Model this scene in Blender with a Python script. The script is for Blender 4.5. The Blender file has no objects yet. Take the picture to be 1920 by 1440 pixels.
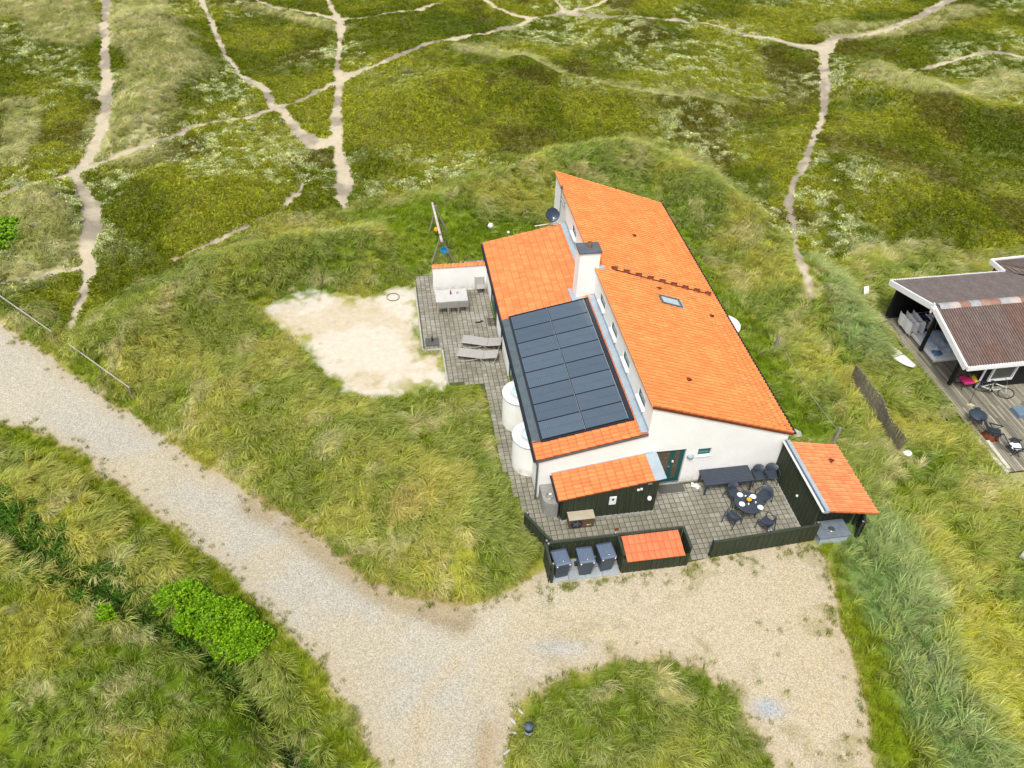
import bpy, math, random
import numpy as np
from mathutils import Vector, Matrix
random.seed(7); RNG = np.random.default_rng(11)
R = math.radians
scn = bpy.context.scene
COL = scn.collection
# ------------------------------------------------------------------ camera, sky, sun
CH, PITCH, FPX, ROLL = 25.919, R(42.3469), 1519.08, R(2.5463)
_F = np.array([0, math.cos(PITCH), -math.sin(PITCH)]); _R0 = np.array([1., 0, 0]); _U0 = np.cross(_R0, _F)
_R = _R0*math.cos(ROLL)+_U0*math.sin(ROLL); _U = -_R0*math.sin(ROLL)+_U0*math.cos(ROLL)
cam = bpy.data.objects.new('camera', bpy.data.cameras.new('camera')); COL.objects.link(cam)
cam.matrix_world = Matrix(((_R[0], _U[0], -_F[0], 0), (_R[1], _U[1], -_F[1], 0), (_R[2], _U[2], -_F[2], CH), (0, 0, 0, 1)))
cam.data.sensor_width = 36; cam.data.lens = 36*FPX/1920; cam.data.clip_end = 3000
scn.camera = cam
SUN_EL, SUN_AZ = R(60), R(196)            # azimuth clockwise from +y
w = bpy.data.worlds.new('World'); scn.world = w; w.use_nodes = True
nt = w.node_tree; bg = nt.nodes['Background']
sk = nt.nodes.new('ShaderNodeTexSky'); sk.sky_type = 'NISHITA'; sk.sun_disc = False
sk.sun_elevation = SUN_EL; sk.sun_rotation = SUN_AZ; sk.air_density = 1.0; sk.dust_density = 4.0; sk.ozone_density = 0.6
hs = nt.nodes.new('ShaderNodeHueSaturation'); hs.inputs['Saturation'].default_value = 0.35
nt.links.new(sk.outputs[0], hs.inputs['Color']); nt.links.new(hs.outputs[0], bg.inputs['Color'])
bg.inputs['Strength'].default_value = 0.13
sun = bpy.data.objects.new('sun', bpy.data.lights.new('sun', 'SUN')); COL.objects.link(sun)
sun.data.energy = 1.9; sun.data.angle = R(12); sun.data.color = (1, .96, .9)
sun.rotation_euler = Vector((math.sin(SUN_AZ)*math.cos(SUN_EL), math.cos(SUN_AZ)*math.cos(SUN_EL), math.sin(SUN_EL))).to_track_quat('Z', 'Y').to_euler()
scn.view_settings.view_transform = 'Standard'; scn.view_settings.look = 'None'
scn.view_settings.exposure = 0.5; scn.view_settings.gamma = 1
scn.cycles.max_bounces = 6; scn.cycles.transparent_max_bounces = 4

# ------------------------------------------------------------------ basic helpers
def lin(r, g, b):
    f = lambda c: (c/255/12.92) if c/255 <= .04045 else ((c/255+.055)/1.055)**2.4
    return (f(r), f(g), f(b))
def at(px, py, z=0.0):
    d = _F*FPX+_R*(px-960)+_U*(720-py); t = (z-CH)/d[2]
    return np.array([0, 0, CH])+t*d
X0, Y0, TH = 1.2085, 21.541, R(10.9572)
HU = np.array([-math.sin(TH), math.cos(TH)]); HV = np.array([math.cos(TH), math.sin(TH)])
def hw(v, u):                                   # house frame (v right, u back) -> world xy
    q = np.array([X0, Y0])+u*HU+v*HV; return float(q[0]), float(q[1])

def tag(o, label=None, cat=None, group=None, kind=None):
    if label: o['label'] = label
    if cat: o['category'] = cat
    if group: o['group'] = group
    if kind: o['kind'] = kind
    return o
def thing(name, label, cat, loc=(0, 0, 0), rz=0.0, group=None):
    o = bpy.data.objects.new(name, None); COL.objects.link(o); o.empty_display_size = .2
    o.location = loc; o.rotation_euler = (0, 0, rz)
    return tag(o, label, cat, group)
def hthing(name, label, cat, v, u, z=0.0, rz=0.0, group=None):
    x, y = hw(v, u); return thing(name, label, cat, (x, y, z), TH+rz, group)
def copy_tree(o, parent=None):
    c = o.copy(); COL.objects.link(c)
    if parent is not None:
        c.parent = parent
    for ch in list(o.children): copy_tree(ch, c)
    return c

class MB:
    def __init__(s): s.v = []; s.f = []; s.m = []; s.sm = []
    def add(s, vs, fs, mi=0, smooth=False):
        o = len(s.v); s.v += [tuple(p) for p in vs]
        for f in fs: s.f.append(tuple(i+o for i in f)); s.m.append(mi); s.sm.append(smooth)
        return s
    def box(s, x0, y0, z0, x1, y1, z1, mi=0, M=None):
        vs = [(x, y, z) for z in (z0, z1) for y in (y0, y1) for x in (x0, x1)]
        if M is not None: vs = [tuple(M @ Vector(p)) for p in vs]
        return s.add(vs, [(0, 2, 3, 1), (4, 5, 7, 6), (0, 1, 5, 4), (2, 6, 7, 3), (0, 4, 6, 2), (1, 3, 7, 5)], mi)
    def bbox(s, x0, y0, z0, x1, y1, z1, b=.01, mi=0, M=None):      # box with bevelled top edges
        vs = [(x0, y0, z0), (x1, y0, z0), (x1, y1, z0), (x0, y1, z0), (x0, y0, z1-b), (x1, y0, z1-b), (x1, y1, z1-b), (x0, y1, z1-b),
              (x0+b, y0+b, z1), (x1-b, y0+b, z1), (x1-b, y1-b, z1), (x0+b, y1-b, z1)]
        if M is not None: vs = [tuple(M @ Vector(p)) for p in vs]
        fs = [(3, 2, 1, 0), (8, 9, 10, 11)]
        for k in range(4):
            n = (k+1) % 4; fs += [(k, n, 4+n, 4+k), (4+k, 4+n, 8+n, 8+k)]
        return s.add(vs, fs, mi)
    def tube(s, p0, p1, r0, r1=None, n=8, mi=0, cap=True, smooth=True):
        r1 = r0 if r1 is None else r1
        p0, p1 = Vector(p0), Vector(p1); d = (p1-p0).normalized()
        a = d.orthogonal().normalized(); b = d.cross(a); vs = []
        for p, r in ((p0, r0), (p1, r1)):
            for k in range(n):
                t = 2*math.pi*k/n; vs.append(p+(a*math.cos(t)+b*math.sin(t))*r)
        s.add(vs, [(k, (k+1) % n, n+(k+1) % n, n+k) for k in range(n)], mi, smooth)
        if cap: s.add(vs, [tuple(reversed(range(n))), tuple(range(n, 2*n))], mi)
        return s
    def path(s, pts, r, n=6, mi=0):
        for a, b in zip(pts[:-1], pts[1:]): s.tube(a, b, r, n=n, mi=mi)
        return s
    def lathe(s, prof, n=20, c=(0, 0, 0), mi=0, a0=0.0, a1=2*math.pi, smooth=True):
        full = abs(a1-a0-2*math.pi) < 1e-6; m = n if full else n+1; vs = []
        for r, z in prof:
            for k in range(m):
                t = a0+(a1-a0)*k/n; vs.append((c[0]+r*math.cos(t), c[1]+r*math.sin(t), c[2]+z))
        fs = []
        for j in range(len(prof)-1):
            for k in range(n):
                k2 = (k+1) % m; fs.append((j*m+k, j*m+k2, (j+1)*m+k2, (j+1)*m+k))
        return s.add(vs, fs, mi, smooth)
    def prism(s, poly, z0, z1, mi=0, M=None):
        n = len(poly); vs = [(x, y, z0) for x, y in poly]+[(x, y, z1) for x, y in poly]
        if M is not None: vs = [tuple(M @ Vector(p)) for p in vs]
        return s.add(vs, [tuple(reversed(range(n))), tuple(range(n, 2*n))]+[(k, (k+1) % n, n+(k+1) % n, n+k) for k in range(n)], mi)
    def mesh(s, name, mats):
        me = bpy.data.meshes.new(name); me.from_pydata(s.v, [], s.f)
        for m in (mats if isinstance(mats, (list, tuple)) else [mats]): me.materials.append(m)
        me.polygons.foreach_set('material_index', s.m); me.polygons.foreach_set('use_smooth', s.sm); me.update(); return me
    def build(s, name, mats, parent=None, M=None):
        o = bpy.data.objects.new(name, s.mesh(name, mats)); COL.objects.link(o)
        if parent is not None: o.parent = parent
        if M is not None: o.matrix_local = M
        return o
def part(name, mesh, parent, M=None):
    o = bpy.data.objects.new(name, mesh); COL.objects.link(o); o.parent = parent
    if M is not None: o.matrix_local = M
    return o

# ------------------------------------------------------------------ materials
def mat(name, c, rough=.8, var=.12, scale=6., bump=0., fine=None, metal=0., hue=None, spec=.3, stretch=None, rnd=0., attr=None, alpha=None):
    m = bpy.data.materials.new(name); m.use_nodes = True; t = m.node_tree; N, L = t.nodes, t.links
    b = N['Principled BSDF']; b.inputs['Roughness'].default_value = rough; b.inputs['Metallic'].default_value = metal
    b.inputs['Specular IOR Level'].default_value = spec
    tc = N.new('ShaderNodeTexCoord'); src = tc.outputs['Object']
    geo = None
    if stretch:
        mp = N.new('ShaderNodeMapping'); mp.inputs['Scale'].default_value = stretch; L.new(src, mp.inputs['Vector']); src = mp.outputs[0]
    n1 = N.new('ShaderNodeTexNoise'); n1.inputs['Scale'].default_value = scale; n1.inputs['Detail'].default_value = 6; n1.inputs['Roughness'].default_value = .65
    L.new(src, n1.inputs['Vector'])
    mx = N.new('ShaderNodeMix'); mx.data_type = 'RGBA'
    rmp = N.new('ShaderNodeMapRange'); rmp.inputs['From Min'].default_value = .3; rmp.inputs['From Max'].default_value = .7
    L.new(n1.outputs['Fac'], rmp.inputs['Value']); L.new(rmp.outputs[0], mx.inputs['Factor'])
    h = hue or (1, 1, 1)
    mx.inputs['A'].default_value = (*[x*(1-var) for x in c], 1); mx.inputs['B'].default_value = (*[min(1, x*(1+var)*k) for x, k in zip(c, h)], 1)
    out = mx.outputs['Result']
    if fine:
        n2 = N.new('ShaderNodeTexNoise'); n2.inputs['Scale'].default_value = fine; n2.inputs['Detail'].default_value = 3; L.new(src, n2.inputs['Vector'])
        r2 = N.new('ShaderNodeMapRange'); r2.inputs['From Min'].default_value = .25; r2.inputs['From Max'].default_value = .75
        r2.inputs['To Min'].default_value = 1-var; r2.inputs['To Max'].default_value = 1+var*.7; L.new(n2.outputs['Fac'], r2.inputs['Value'])
        v = N.new('ShaderNodeVectorMath'); v.operation = 'SCALE'; L.new(out, v.inputs[0]); L.new(r2.outputs[0], v.inputs['Scale']); out = v.outputs[0]
    if rnd:
        oi = N.new('ShaderNodeObjectInfo'); s_ = oi.outputs['Random']
        if attr:
            a = N.new('ShaderNodeAttribute'); a.attribute_name = attr
            ad = N.new('ShaderNodeMath'); ad.operation = 'ADD'; L.new(s_, ad.inputs[0]); L.new(a.outputs['Fac'], ad.inputs[1])
            fr = N.new('ShaderNodeMath'); fr.operation = 'FRACT'; L.new(ad.outputs[0], fr.inputs[0]); s_ = fr.outputs[0]
        r3 = N.new('ShaderNodeMapRange'); r3.inputs['To Min'].default_value = 1-rnd; r3.inputs['To Max'].default_value = 1+rnd*.6; L.new(s_, r3.inputs['Value'])
        v = N.new('ShaderNodeVectorMath'); v.operation = 'SCALE'; L.new(out, v.inputs[0]); L.new(r3.outputs[0], v.inputs['Scale']); out = v.outputs[0]
    L.new(out, b.inputs['Base Color'])
    if bump:
        bp = N.new('ShaderNodeBump'); bp.inputs['Strength'].default_value = bump; bp.inputs['Distance'].default_value = .02
        nn = N.new('ShaderNodeTexNoise'); nn.inputs['Scale'].default_value = (fine or scale*6); nn.inputs['Detail'].default_value = 4
        L.new(src, nn.inputs['Vector']); L.new(nn.outputs['Fac'], bp.inputs['Height']); L.new(bp.outputs[0], b.inputs['Normal'])
    return m
WHITE = mat('white_render', (.84, .83, .80), .9, .05, .8, .35, 14)
TILE = mat('orange_clay_tile', (.73, .205, .062), .65, .12, 1.1, .0, 22, rnd=.17, attr='tv', spec=.25, hue=(1, 1.08, 1.25))
TILE2 = mat('orange_clay_tile_outbuildings', (.74, .245, .09), .65, .13, 2, .0, 18, rnd=.2, attr='tv', spec=.3, hue=(1, 1.2, 1.4))
TILE3 = mat('red_clay_tile', (.74, .18, .075), .65, .10, 3, .0, 18, rnd=.15, attr='tv', spec=.3)
TILE_EDGE_SHADE = mat('tile_edge_shade', (.50, .130, .036), .8, .2, 8)  # darker edge colour paints in the shadow and dirt lines between tiles
UNDER = mat('roof_underlay', (.16, .06, .03), .9)
LEAD = mat('grey_lead_flashing', (.33, .40, .45), .5, .1, 4, .1, 20, spec=.4)
ZINC = mat('dark_zinc', (.085, .115, .125), .4, .2, 3, .1, 15, spec=.5)
DARKM = mat('dark_metal_trim', (.02, .025, .035), .4, .1, spec=.5)
GLASSPV = mat('solar_cell_glass', (.085, .12, .16), .12, .06, 1.5, spec=.6, stretch=(1, 1, 1), rnd=.12)
PVLINE = mat('solar_panel_frame', (.03, .04, .055), .3, .05, metal=.3)
ALU = mat('aluminium_rail', (.55, .57, .6), .35, .05, metal=.6)
TEAL = mat('teal_painted_wood', (.008, .085, .085), .4, .1, spec=.5)
def glass(name, c, rough=.05):
    m = mat(name, c, rough, .1, 2, spec=.9); return m
PANE = glass('window_glass', (.06, .07, .06)); PANEB = glass('door_glass_brown', (.10, .075, .045)); SKYG = glass('dome_glass', (.50, .62, .66), .2)
SKYL = glass('rooflight_glass', (.42, .50, .52), .15); BROWN = mat('brown_vent_clay', (.13, .035, .012), .7, .2)
GREENW = mat('dark_green_boards', (.036, .047, .026), .65, .3, 2.5, .25, 18, stretch=(6, 6, .5))
GREENT = mat('weathered_green_rail', (.035, .046, .032), .7, .3, 3, .2, 20)
CONC = mat('pale_concrete', (.40, .40, .38), .9, .15, 2, .3, 18)
CONC2 = mat('grey_concrete', (.27, .265, .24), .9, .2, 2, .3, 18)
SLAB = mat('blue_grey_concrete_slab', (.33, .36, .38), .85, .15, 2.5, .3, 22, rnd=.12)
SLATE = mat('slate_grey_cap', (.10, .115, .135), .7, .2, 4, .2, 25)
DPLAS = mat('charcoal_plastic', (.022, .029, .040), .45, .12, 8, spec=.45)
BINP = mat('blue_black_bin_plastic', (.035, .052, .078), .38, .12, 5, spec=.5)
BINL = mat('bin_lid_plastic', (.095, .13, .185), .38, .12, 5, spec=.5)
WPL = mat('white_plastic', (.78, .78, .76), .5, .04)
CHROME = mat('steel', (.55, .56, .57), .25, .05, metal=.9)
TAUPE = mat('taupe_textile', (.355, .345, .325), .85, .08, 8, .1, 80)
TAUPEF = mat('beige_frame', (.42, .38, .34), .5, .08)
PALET = mat('pale_table_top', (.52, .515, .49), .6, .08, 3, .1, 30)
ANTH = mat('anthracite_aluminium', (.036, .047, .066), .45, .12, 5, spec=.5)
OLDW = mat('weathered_grey_wood', (.24, .215, .17), .9, .3, 3, .3, 20, stretch=(1, 1, 4))
DECKW = mat('weathered_deck_wood', (.27, .25, .19), .85, .25, 1.2, .3, 14, stretch=(3, .6, 1), rnd=.45, attr='tv')
BLACKW = mat('black_painted_wood', (.010, .010, .012), .6, .2)
WHITEP = mat('white_painted_fascia', (.78, .79, .80), .55, .04, 2)
CLOTHW = mat('white_cloth', (.82, .82, .84), .9, .05, 5, .3, 30)
CLOTHB = mat('pale_blue_bedding', (.46, .54, .64), .9, .25, 4, .3, 20)
CLOTHN = mat('navy_cloth', (.02, .03, .06), .9, .2)
PINK = mat('pink_fabric', (.60, .03, .16), .8, .2); YEL = mat('yellow_fabric', (.75, .55, .03), .8, .2)
ORNG = mat('orange_rubber', (.85, .30, .02), .5, .1); BLUES = mat('bright_blue_plastic', (.02, .33, .62), .4, .1)
RUB = mat('black_rubber', (.02, .02, .02), .6, .1); FRUIT = mat('yellow_fruit', (.80, .48, .03), .5, .25, 20)
RAILT = mat('thin_rail_wood', (.36, .35, .30), .8, .2, 3)
TILE_MAIN = mat('light_orange_clay_tile', (.82, .275, .078), .65, .12, 1.1, .0, 22, rnd=.15, attr='tv', spec=.25, hue=(1, 1.06, 1.2))
RED = mat('red_label', (.5, .03, .02), .5); MATT = mat('dark_doormat', (.10, .10, .085), .95, .15, 10, .3, 60)
HPTOP = mat('beige_heat_pump_lid', (.42, .37, .27), .5, .1, 2, .05); HPB = mat('brown_heat_pump_case', (.13, .085, .05), .5, .1, 3)
STONE = mat('pale_fieldstone', (.48, .47, .42), .85, .2, 4, .4, 20)
WATER = mat('ditch_water', (.012, .018, .02), .06, .2, 2, spec=.8)
COR = [mat('brown_corrugated_%d' % i, c, .85, .22, 3, .2, 14, spec=.2) for i, c in enumerate(((.20, .155, .14), (.205, .145, .125), (.21, .125, .10), (.185, .155, .145)))]
CORR = [mat('ridge_cap_%d' % i, c, .8, .2, 5, .2, 14) for i, c in enumerate(((.33, .20, .15), (.33, .34, .35), (.27, .15, .11), (.45, .38, .34)))]
PAVE = mat('grey_paver', (.280, .260, .192), .92, .30, .55, .25, 30, rnd=.20, attr='tv', hue=(1.0, 1.04, 1.22))
JOINT = mat('mossy_paver_joint', (.095, .085, .045), 1, .35, 3, .2, 30, hue=(.8, 1.1, .5))

def splash(m):                                     # rain-splashed dirt low on the rendered walls
    t = m.node_tree; N, L = t.nodes, t.links; b = N['Principled BSDF']; src = b.inputs['Base Color'].links[0].from_socket
    tc = N.new('ShaderNodeTexCoord'); s = N.new('ShaderNodeSeparateXYZ'); L.new(tc.outputs['Object'], s.inputs[0])
    r = N.new('ShaderNodeMapRange'); r.inputs['From Min'].default_value = .02; r.inputs['From Max'].default_value = .5; r.inputs['To Min'].default_value = 1; r.inputs['To Max'].default_value = 0; L.new(s.outputs[2], r.inputs['Value'])
    n = N.new('ShaderNodeTexNoise'); n.inputs['Scale'].default_value = 4; n.inputs['Detail'].default_value = 6; L.new(tc.outputs['Object'], n.inputs['Vector'])
    r2 = N.new('ShaderNodeMapRange'); r2.inputs['From Min'].default_value = .35; r2.inputs['From Max'].default_value = .7; L.new(n.outputs['Fac'], r2.inputs['Value'])
    mu = N.new('ShaderNodeMath'); mu.operation = 'MULTIPLY'; L.new(r.outputs[0], mu.inputs[0]); L.new(r2.outputs[0], mu.inputs[1])
    x = N.new('ShaderNodeMix'); x.data_type = 'RGBA'; x.inputs['B'].default_value = (.40, .38, .29, 1); L.new(mu.outputs[0], x.inputs['Factor']); L.new(src, x.inputs['A']); L.new(x.outputs['Result'], b.inputs['Base Color'])
splash(WHITE)

# ------------------------------------------------------------------ numpy noise and distance fields
def _hash(ix, iy, seed):
    h = (ix.astype(np.int64)*374761393+iy.astype(np.int64)*668265263+seed*1442695041) & 0xffffffff
    h = ((h ^ (h >> 13))*1274126177) & 0xffffffff
    return ((h ^ (h >> 16)) & 0xffff)/65535.0
def vnoise(x, y, seed=0):
    ix, iy = np.floor(x), np.floor(y); fx, fy = x-ix, y-iy
    fx = fx*fx*(3-2*fx); fy = fy*fy*(3-2*fy)
    a, b, c, d = _hash(ix, iy, seed), _hash(ix+1, iy, seed), _hash(ix, iy+1, seed), _hash(ix+1, iy+1, seed)
    return (a*(1-fx)+b*fx)*(1-fy)+(c*(1-fx)+d*fx)*fy
def fbm(x, y, s, o=4, seed=0, g=.5):
    v = 0; a = 1; t = 0
    for k in range(o):
        v = v+a*vnoise(x/s+17.3*k, y/s-9.1*k, seed+k); t += a; a *= g; s /= 2.03
    return v/t
def dline(x, y, pts, w=None):
    best = np.full(x.shape, 1e9)
    for k in range(len(pts)-1):
        ax, ay = pts[k][:2]; bx, by = pts[k+1][:2]; dx, dy = bx-ax, by-ay; L2 = dx*dx+dy*dy+1e-9
        t = np.clip(((x-ax)*dx+(y-ay)*dy)/L2, 0, 1)
        d = np.hypot(x-ax-t*dx, y-ay-t*dy)
        if w is not None: d = d-(w[k]*(1-t)+w[k+1]*t)
        best = np.minimum(best, d)
    return best
def sdpoly(x, y, pts):                      # negative inside
    P = [p[:2] for p in pts]; d = dline(x, y, P+[P[0]]); ins = np.zeros(x.shape, bool)
    n = len(P)
    for k in range(n):
        ax, ay = P[k]; bx, by = P[(k+1) % n]
        c = (ay > y) != (by > y)
        with np.errstate(divide='ignore', invalid='ignore'): xi = (bx-ax)*(y-ay)/(by-ay+1e-12)+ax
        ins ^= c & (x < xi)
    return np.where(ins, -d, d)
def sst(a, b, x): t = np.clip((x-a)/(b-a), 0, 1); return t*t*(3-2*t)
def G(pix, z=0.0): return [tuple(at(p[0], p[1], z)[:2]) for p in pix]

ROAD = G([(-90, 520), (0, 605), (60, 648), (130, 697), (200, 750), (300, 815), (350, 852), (420, 897), (470, 932), (530, 968), (600, 1015), (650, 1062), (700, 1098), (760, 1123), (830, 1135), (900, 1128), (960, 1108), (1010, 1080), (1030, 1060), (1160, 1050), (1290, 1040), (1330, 1030), (1530, 1012),
          (1552, 1050), (1563, 1100), (1575, 1160), (1600, 1240), (1615, 1300), (1628, 1360), (1636, 1440), (1650, 1620), (1480, 1620), (1445, 1440), (1425, 1380), (1395, 1335), (1360, 1290), (1310, 1252), (1240, 1236), (1160, 1239), (1100, 1254), (1040, 1280), (990, 1312), (960, 1352), (948, 1400), (942, 1620),
          (730, 1620), (715, 1440), (690, 1395), (650, 1320), (610, 1260), (560, 1203), (510, 1152), (460, 1098), (400, 1042), (340, 1000), (280, 952), (200, 893), (130, 838), (60, 808), (0, 797), (-120, 800)])
SAND = G([(488, 572), (560, 552), (640, 548), (700, 552), (785, 535), (797, 655), (835, 655), (850, 722), (800, 728), (760, 742), (700, 752), (650, 740), (615, 705), (595, 672), (560, 650), (530, 622), (500, 600)])
HOUSE = [hw(0, 0), hw(10.45, 0), hw(10.45, 18.5), hw(4.3, 18.5), hw(4.3, 15.6), hw(0, 15.6)]
PAT = [(-3.75, 16.4), (-3.8, 15), (-3.8, 10.0), (-2.83, 10.0), (-2.83, 7.25), (-1.38, 7.15), (-1.3, 5.4), (-1.2, 1.7), (-.8, -.5), (-.75, -1.45), (.1, -3.05), (2.55, -3.05), (5.2, -3.0), (5.2, -3.95), (6.1, -3.85), (10.4, -3.55), (10.4, 0), (0, 0), (0, 15.6), (.9, 15.6), (.9, 17.8), (-1.0, 17.5), (-1.4, 16.4)]
PATW = [hw(*p) for p in PAT]
DFR = (R(11.6),); _c, _s = math.cos(DFR[0]), math.sin(DFR[0])
def nw(a, b): return (a*_c-b*_s, a*_s+b*_c)      # neighbour frame (x', y') -> world
DECK = [nw(25.98, 18.6), nw(36, 18.6), nw(36, 30.6), nw(25.98, 30.6)]
NHOUSE = [nw(26.0, 23.8), nw(42, 23.8), nw(42, 31.3), nw(32.4, 31.3), nw(32.4, 30.6), nw(26, 30.6)]
SHEDR = [hw(10.3, 0), hw(12.6, 0), hw(12.6, -3.7), hw(10.3, -3.7)]
BINS = [hw(-.3, -4.15), hw(5.2, -4.1), hw(5.2, -3), hw(-.3, -3)]
PATHS = [
 ([(200, -60), (197, 0), (196, 80), (200, 150), (190, 240), (160, 300), (140, 325), (150, 352), (172, 385), (175, 425), (162, 470), (168, 500), (157, 545), (143, 590), (134, 612)], [.55, .5, .5, .6, .65, .5, .45, .5, .8, .85, .6, .6, .4, .35, .15]),
 ([(140, 325), (80, 340), (-60, 380)], [.4, .35, .3]),
 ([(140, 325), (200, 300), (300, 262), (400, 228), (520, 203), (580, 180), (640, 150), (700, 125), (770, 95), (800, 82), (870, 70), (940, 55), (1000, 35), (1060, 22), (1110, 12), (1160, -8)], [.3, .3, .25, .25, .3, .3, .55, .45, .5, .5, .35, .3, .35, .4, .35, .3]),
 ([(370, -30), (378, 0), (400, 50), (420, 100), (450, 140), (495, 165), (508, 195), (530, 207), (560, 250), (590, 270), (630, 265)], [.3, .3, .35, .35, .4, .55, .45, .45, .55, .9, .7]),
 ([(640, 150), (632, 190), (630, 230), (635, 275), (640, 310), (650, 340), (640, 370), (646, 388)], [.5, .4, .6, .5, .7, .8, .6, .15]),
 ([(450, -10), (520, 15), (590, 25), (640, 38), (700, 32), (780, 20), (830, 5)], [.3, .35, .4, .6, .35, .3, .25]),
 ([(610, -10), (625, 20), (640, 40), (636, 80), (632, 120), (634, 148)], [.2, .3, .5, .35, .35, .5]),
 ([(1060, 22), (1150, 32), (1270, 38), (1340, 48), (1400, 65), (1470, 80), (1545, 95), (1562, 72)], [.7, .75, .8, .8, .8, .8, 1.3, .6]),
 ([(1545, 95), (1545, 130), (1548, 170), (1545, 210), (1530, 250), (1510, 300), (1488, 350), (1480, 385), (1487, 430), (1500, 490), (1515, 530), (1522, 558)], [.7, .45, .45, .4, .35, .4, .4, .42, .25, .25, .2, .06]),
 ([(895, -10), (930, 15), (1000, 35)], [.3, .3, .3]), ([(1030, -15), (1060, 22)], [.2, .3]),
 ([(325, 487), (400, 455), (450, 430), (520, 398), (560, 360), (580, 320)], [.12, .22, .15, .1, .25, .1]),
 ([(-40, 535), (60, 522), (120, 508), (158, 500)], [.1, .22, .25, .3]),
 ([(600, 352), (640, 350)], [.1, .4]),
 ([(1560, 72), (1650, 60), (1740, 22), (1800, -10)], [.3, .3, .7, .8]), ([(1680, 128), (1800, 110), (1880, 98), (1950, 112)], [.2, .45, .6, .4]),
]
RIDGES = [  # pixel line, guess z, height, width
 ([(170, 660), (290, 580), (420, 505), (560, 462), (690, 452)], .8, 1.25, 2.0),
 ([(560, 760), (680, 840), (780, 920), (880, 1010)], .6, 1.1, 2.2), ([(430, 730), (520, 780)], .4, .8, 2.2),
 ([(840, 385), (930, 350), (1050, 300), (1180, 272), (1290, 320), (1390, 400), (1450, 470), (1560, 560), (1620, 610)], 1, 1.5, 2.1),
 ([(1650, 1040), (1710, 1140), (1770, 1270), (1860, 1440)], .7, 1.1, 1.5), ([(1180, 1370), (1250, 1440)], .5, .85, 2.4),
 ([(0, 1200), (150, 1300), (320, 1460)], .8, 1.3, 3.0), ([(40, 920), (220, 980), (330, 1040)], .4, .7, 1.4),
 ([(980, 120), (1080, 160), (1200, 182), (1330, 192)], 1, 1.3, 1.8), ([(880, -20), (1100, -10), (1400, 20), (1560, 40)], .2, .35, 3.0),
 ([(1640, 130), (1780, 200), (1930, 230)], 1, 1.6, 3.5), ([(250, 40), (330, 120), (270, 220)], .5, 1.2, 3.0), ([(60, 300), (100, 420)], .5, .8, 2.5),
 ([(760, 200), (900, 150), (1000, 170)], .8, 1.2, 3), ([(1600, 330), (1760, 380), (1940, 330)], .5, 1.1, 4), ([(380, 350), (460, 380)], .3, .8, 4),
]
RIDGEW = [(G(p, z), h, wd) for p, z, h, wd in RIDGES]
DITCH = G([(-80, 960), (0, 995), (100, 1062), (200, 1112), (290, 1160), (380, 1215), (430, 1260), (475, 1315), (515, 1375), (560, 1440), (620, 1560)])
FLATS = [ROAD, PATW, SAND, HOUSE, DECK, NHOUSE, SHEDR, BINS]
def flatdist(x, y):
    d = sdpoly(x, y, ROAD)
    for p in FLATS[1:]: d = np.minimum(d, sdpoly(x, y, p))
    return d
def height(x, y, fd=None):
    x = np.asarray(x, float); y = np.asarray(y, float)
    if fd is None: fd = flatdist(x, y)
    k = sst(0.15, 2.6, fd)
    far = sst(34, 50, y)
    h = (fbm(x, y, 11, 3, 5)-.5)*(.8+1.1*far)*sst(.5, 6, fd)
    h = h+(fbm(x, y, 1.6, 3, 9)-.5)*(.35-.05*far)*sst(0, 1.2, fd)
    m = np.zeros_like(x)
    for pts, hh, wd in RIDGEW:
        m = np.maximum(m, hh*np.exp(-(dline(x, y, pts)/wd)**2))
    h = h+m*k
    dd = dline(x, y, DITCH); h = h-.95*np.exp(-(dd/.55)**2)
    return h*sst(0, .5, fd)
def at_t(px, py):
    z = 0.0
    for _ in range(14):
        q = at(px, py, z); z = .5*z+.5*float(height(np.array([q[0]]), np.array([q[1]]))[0])
    q = at(px, py, z); return (q[0], q[1], z)
PATHW = [([at_t(*p)[:2] for p in pix], ws) for pix, ws in PATHS]
PATHW = [(P_, [(w_+.05 if w_ < .35 else w_*.68+.10)*(1.1 if p_[1] > 52 else .95) for p_, w_ in zip(P_, ws)]) for P_, ws in PATHW]
MOORB = [at_t(*p)[:2] for p in [(-400, 640), (0, 545), (60, 575), (115, 605), (150, 600), (215, 555), (300, 520), (400, 470), (500, 420), (600, 395), (700, 375), (800, 352), (880, 330), (960, 322), (1040, 285), (1180, 255), (1290, 278), (1370, 350), (1440, 430), (1500, 470), (1560, 500), (1640, 478), (1720, 482), (1850, 470), (2300, 420)]]
MOORP = MOORB+[(160, 260), (-160, 260)]
def tall_line(pix): return [at_t(*p)[:2] for p in pix]
TALLS = [(tall_line(p), wd) for p, wd in [([(230, -40), (260, 40), (320, 110), (250, 180), (240, 260)], 3.2), ([(-60, 20), (80, 10), (140, 60)], 3.5), ([(960, 110), (1080, 155), (1200, 178), (1340, 190)], 1.3), ([(880, 95), (960, 110)], 1.6),
        ([(1560, 60), (1700, 50), (1800, 20)], 2.0), ([(60, 370), (90, 450), (60, 500)], 1.8), ([(1620, 480), (1750, 470)], 1.2), ([(1640, 130), (1760, 170), (1900, 150)], 1.6), ([(470, 15), (640, 55)], .9), ([(40, 200), (20, 300)], 1.2)]]
LAWN = [at_t(*p)[:2] for p in [(640, 400), (760, 390), (900, 425), (1000, 420), (1040, 430), (920, 470), (870, 500), (785, 520), (740, 480), (690, 430)]]
VERGE = [at_t(*p)[:2] for p in [(1570, 1030), (1590, 1100), (1610, 1200), (1640, 1300), (1665, 1380), (1690, 1460)]]
BLUEG = [at_t(*p)[:2] for p in [(1640, 1010), (1700, 1110), (1760, 1220), (1800, 1320), (1880, 1450)]]
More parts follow.
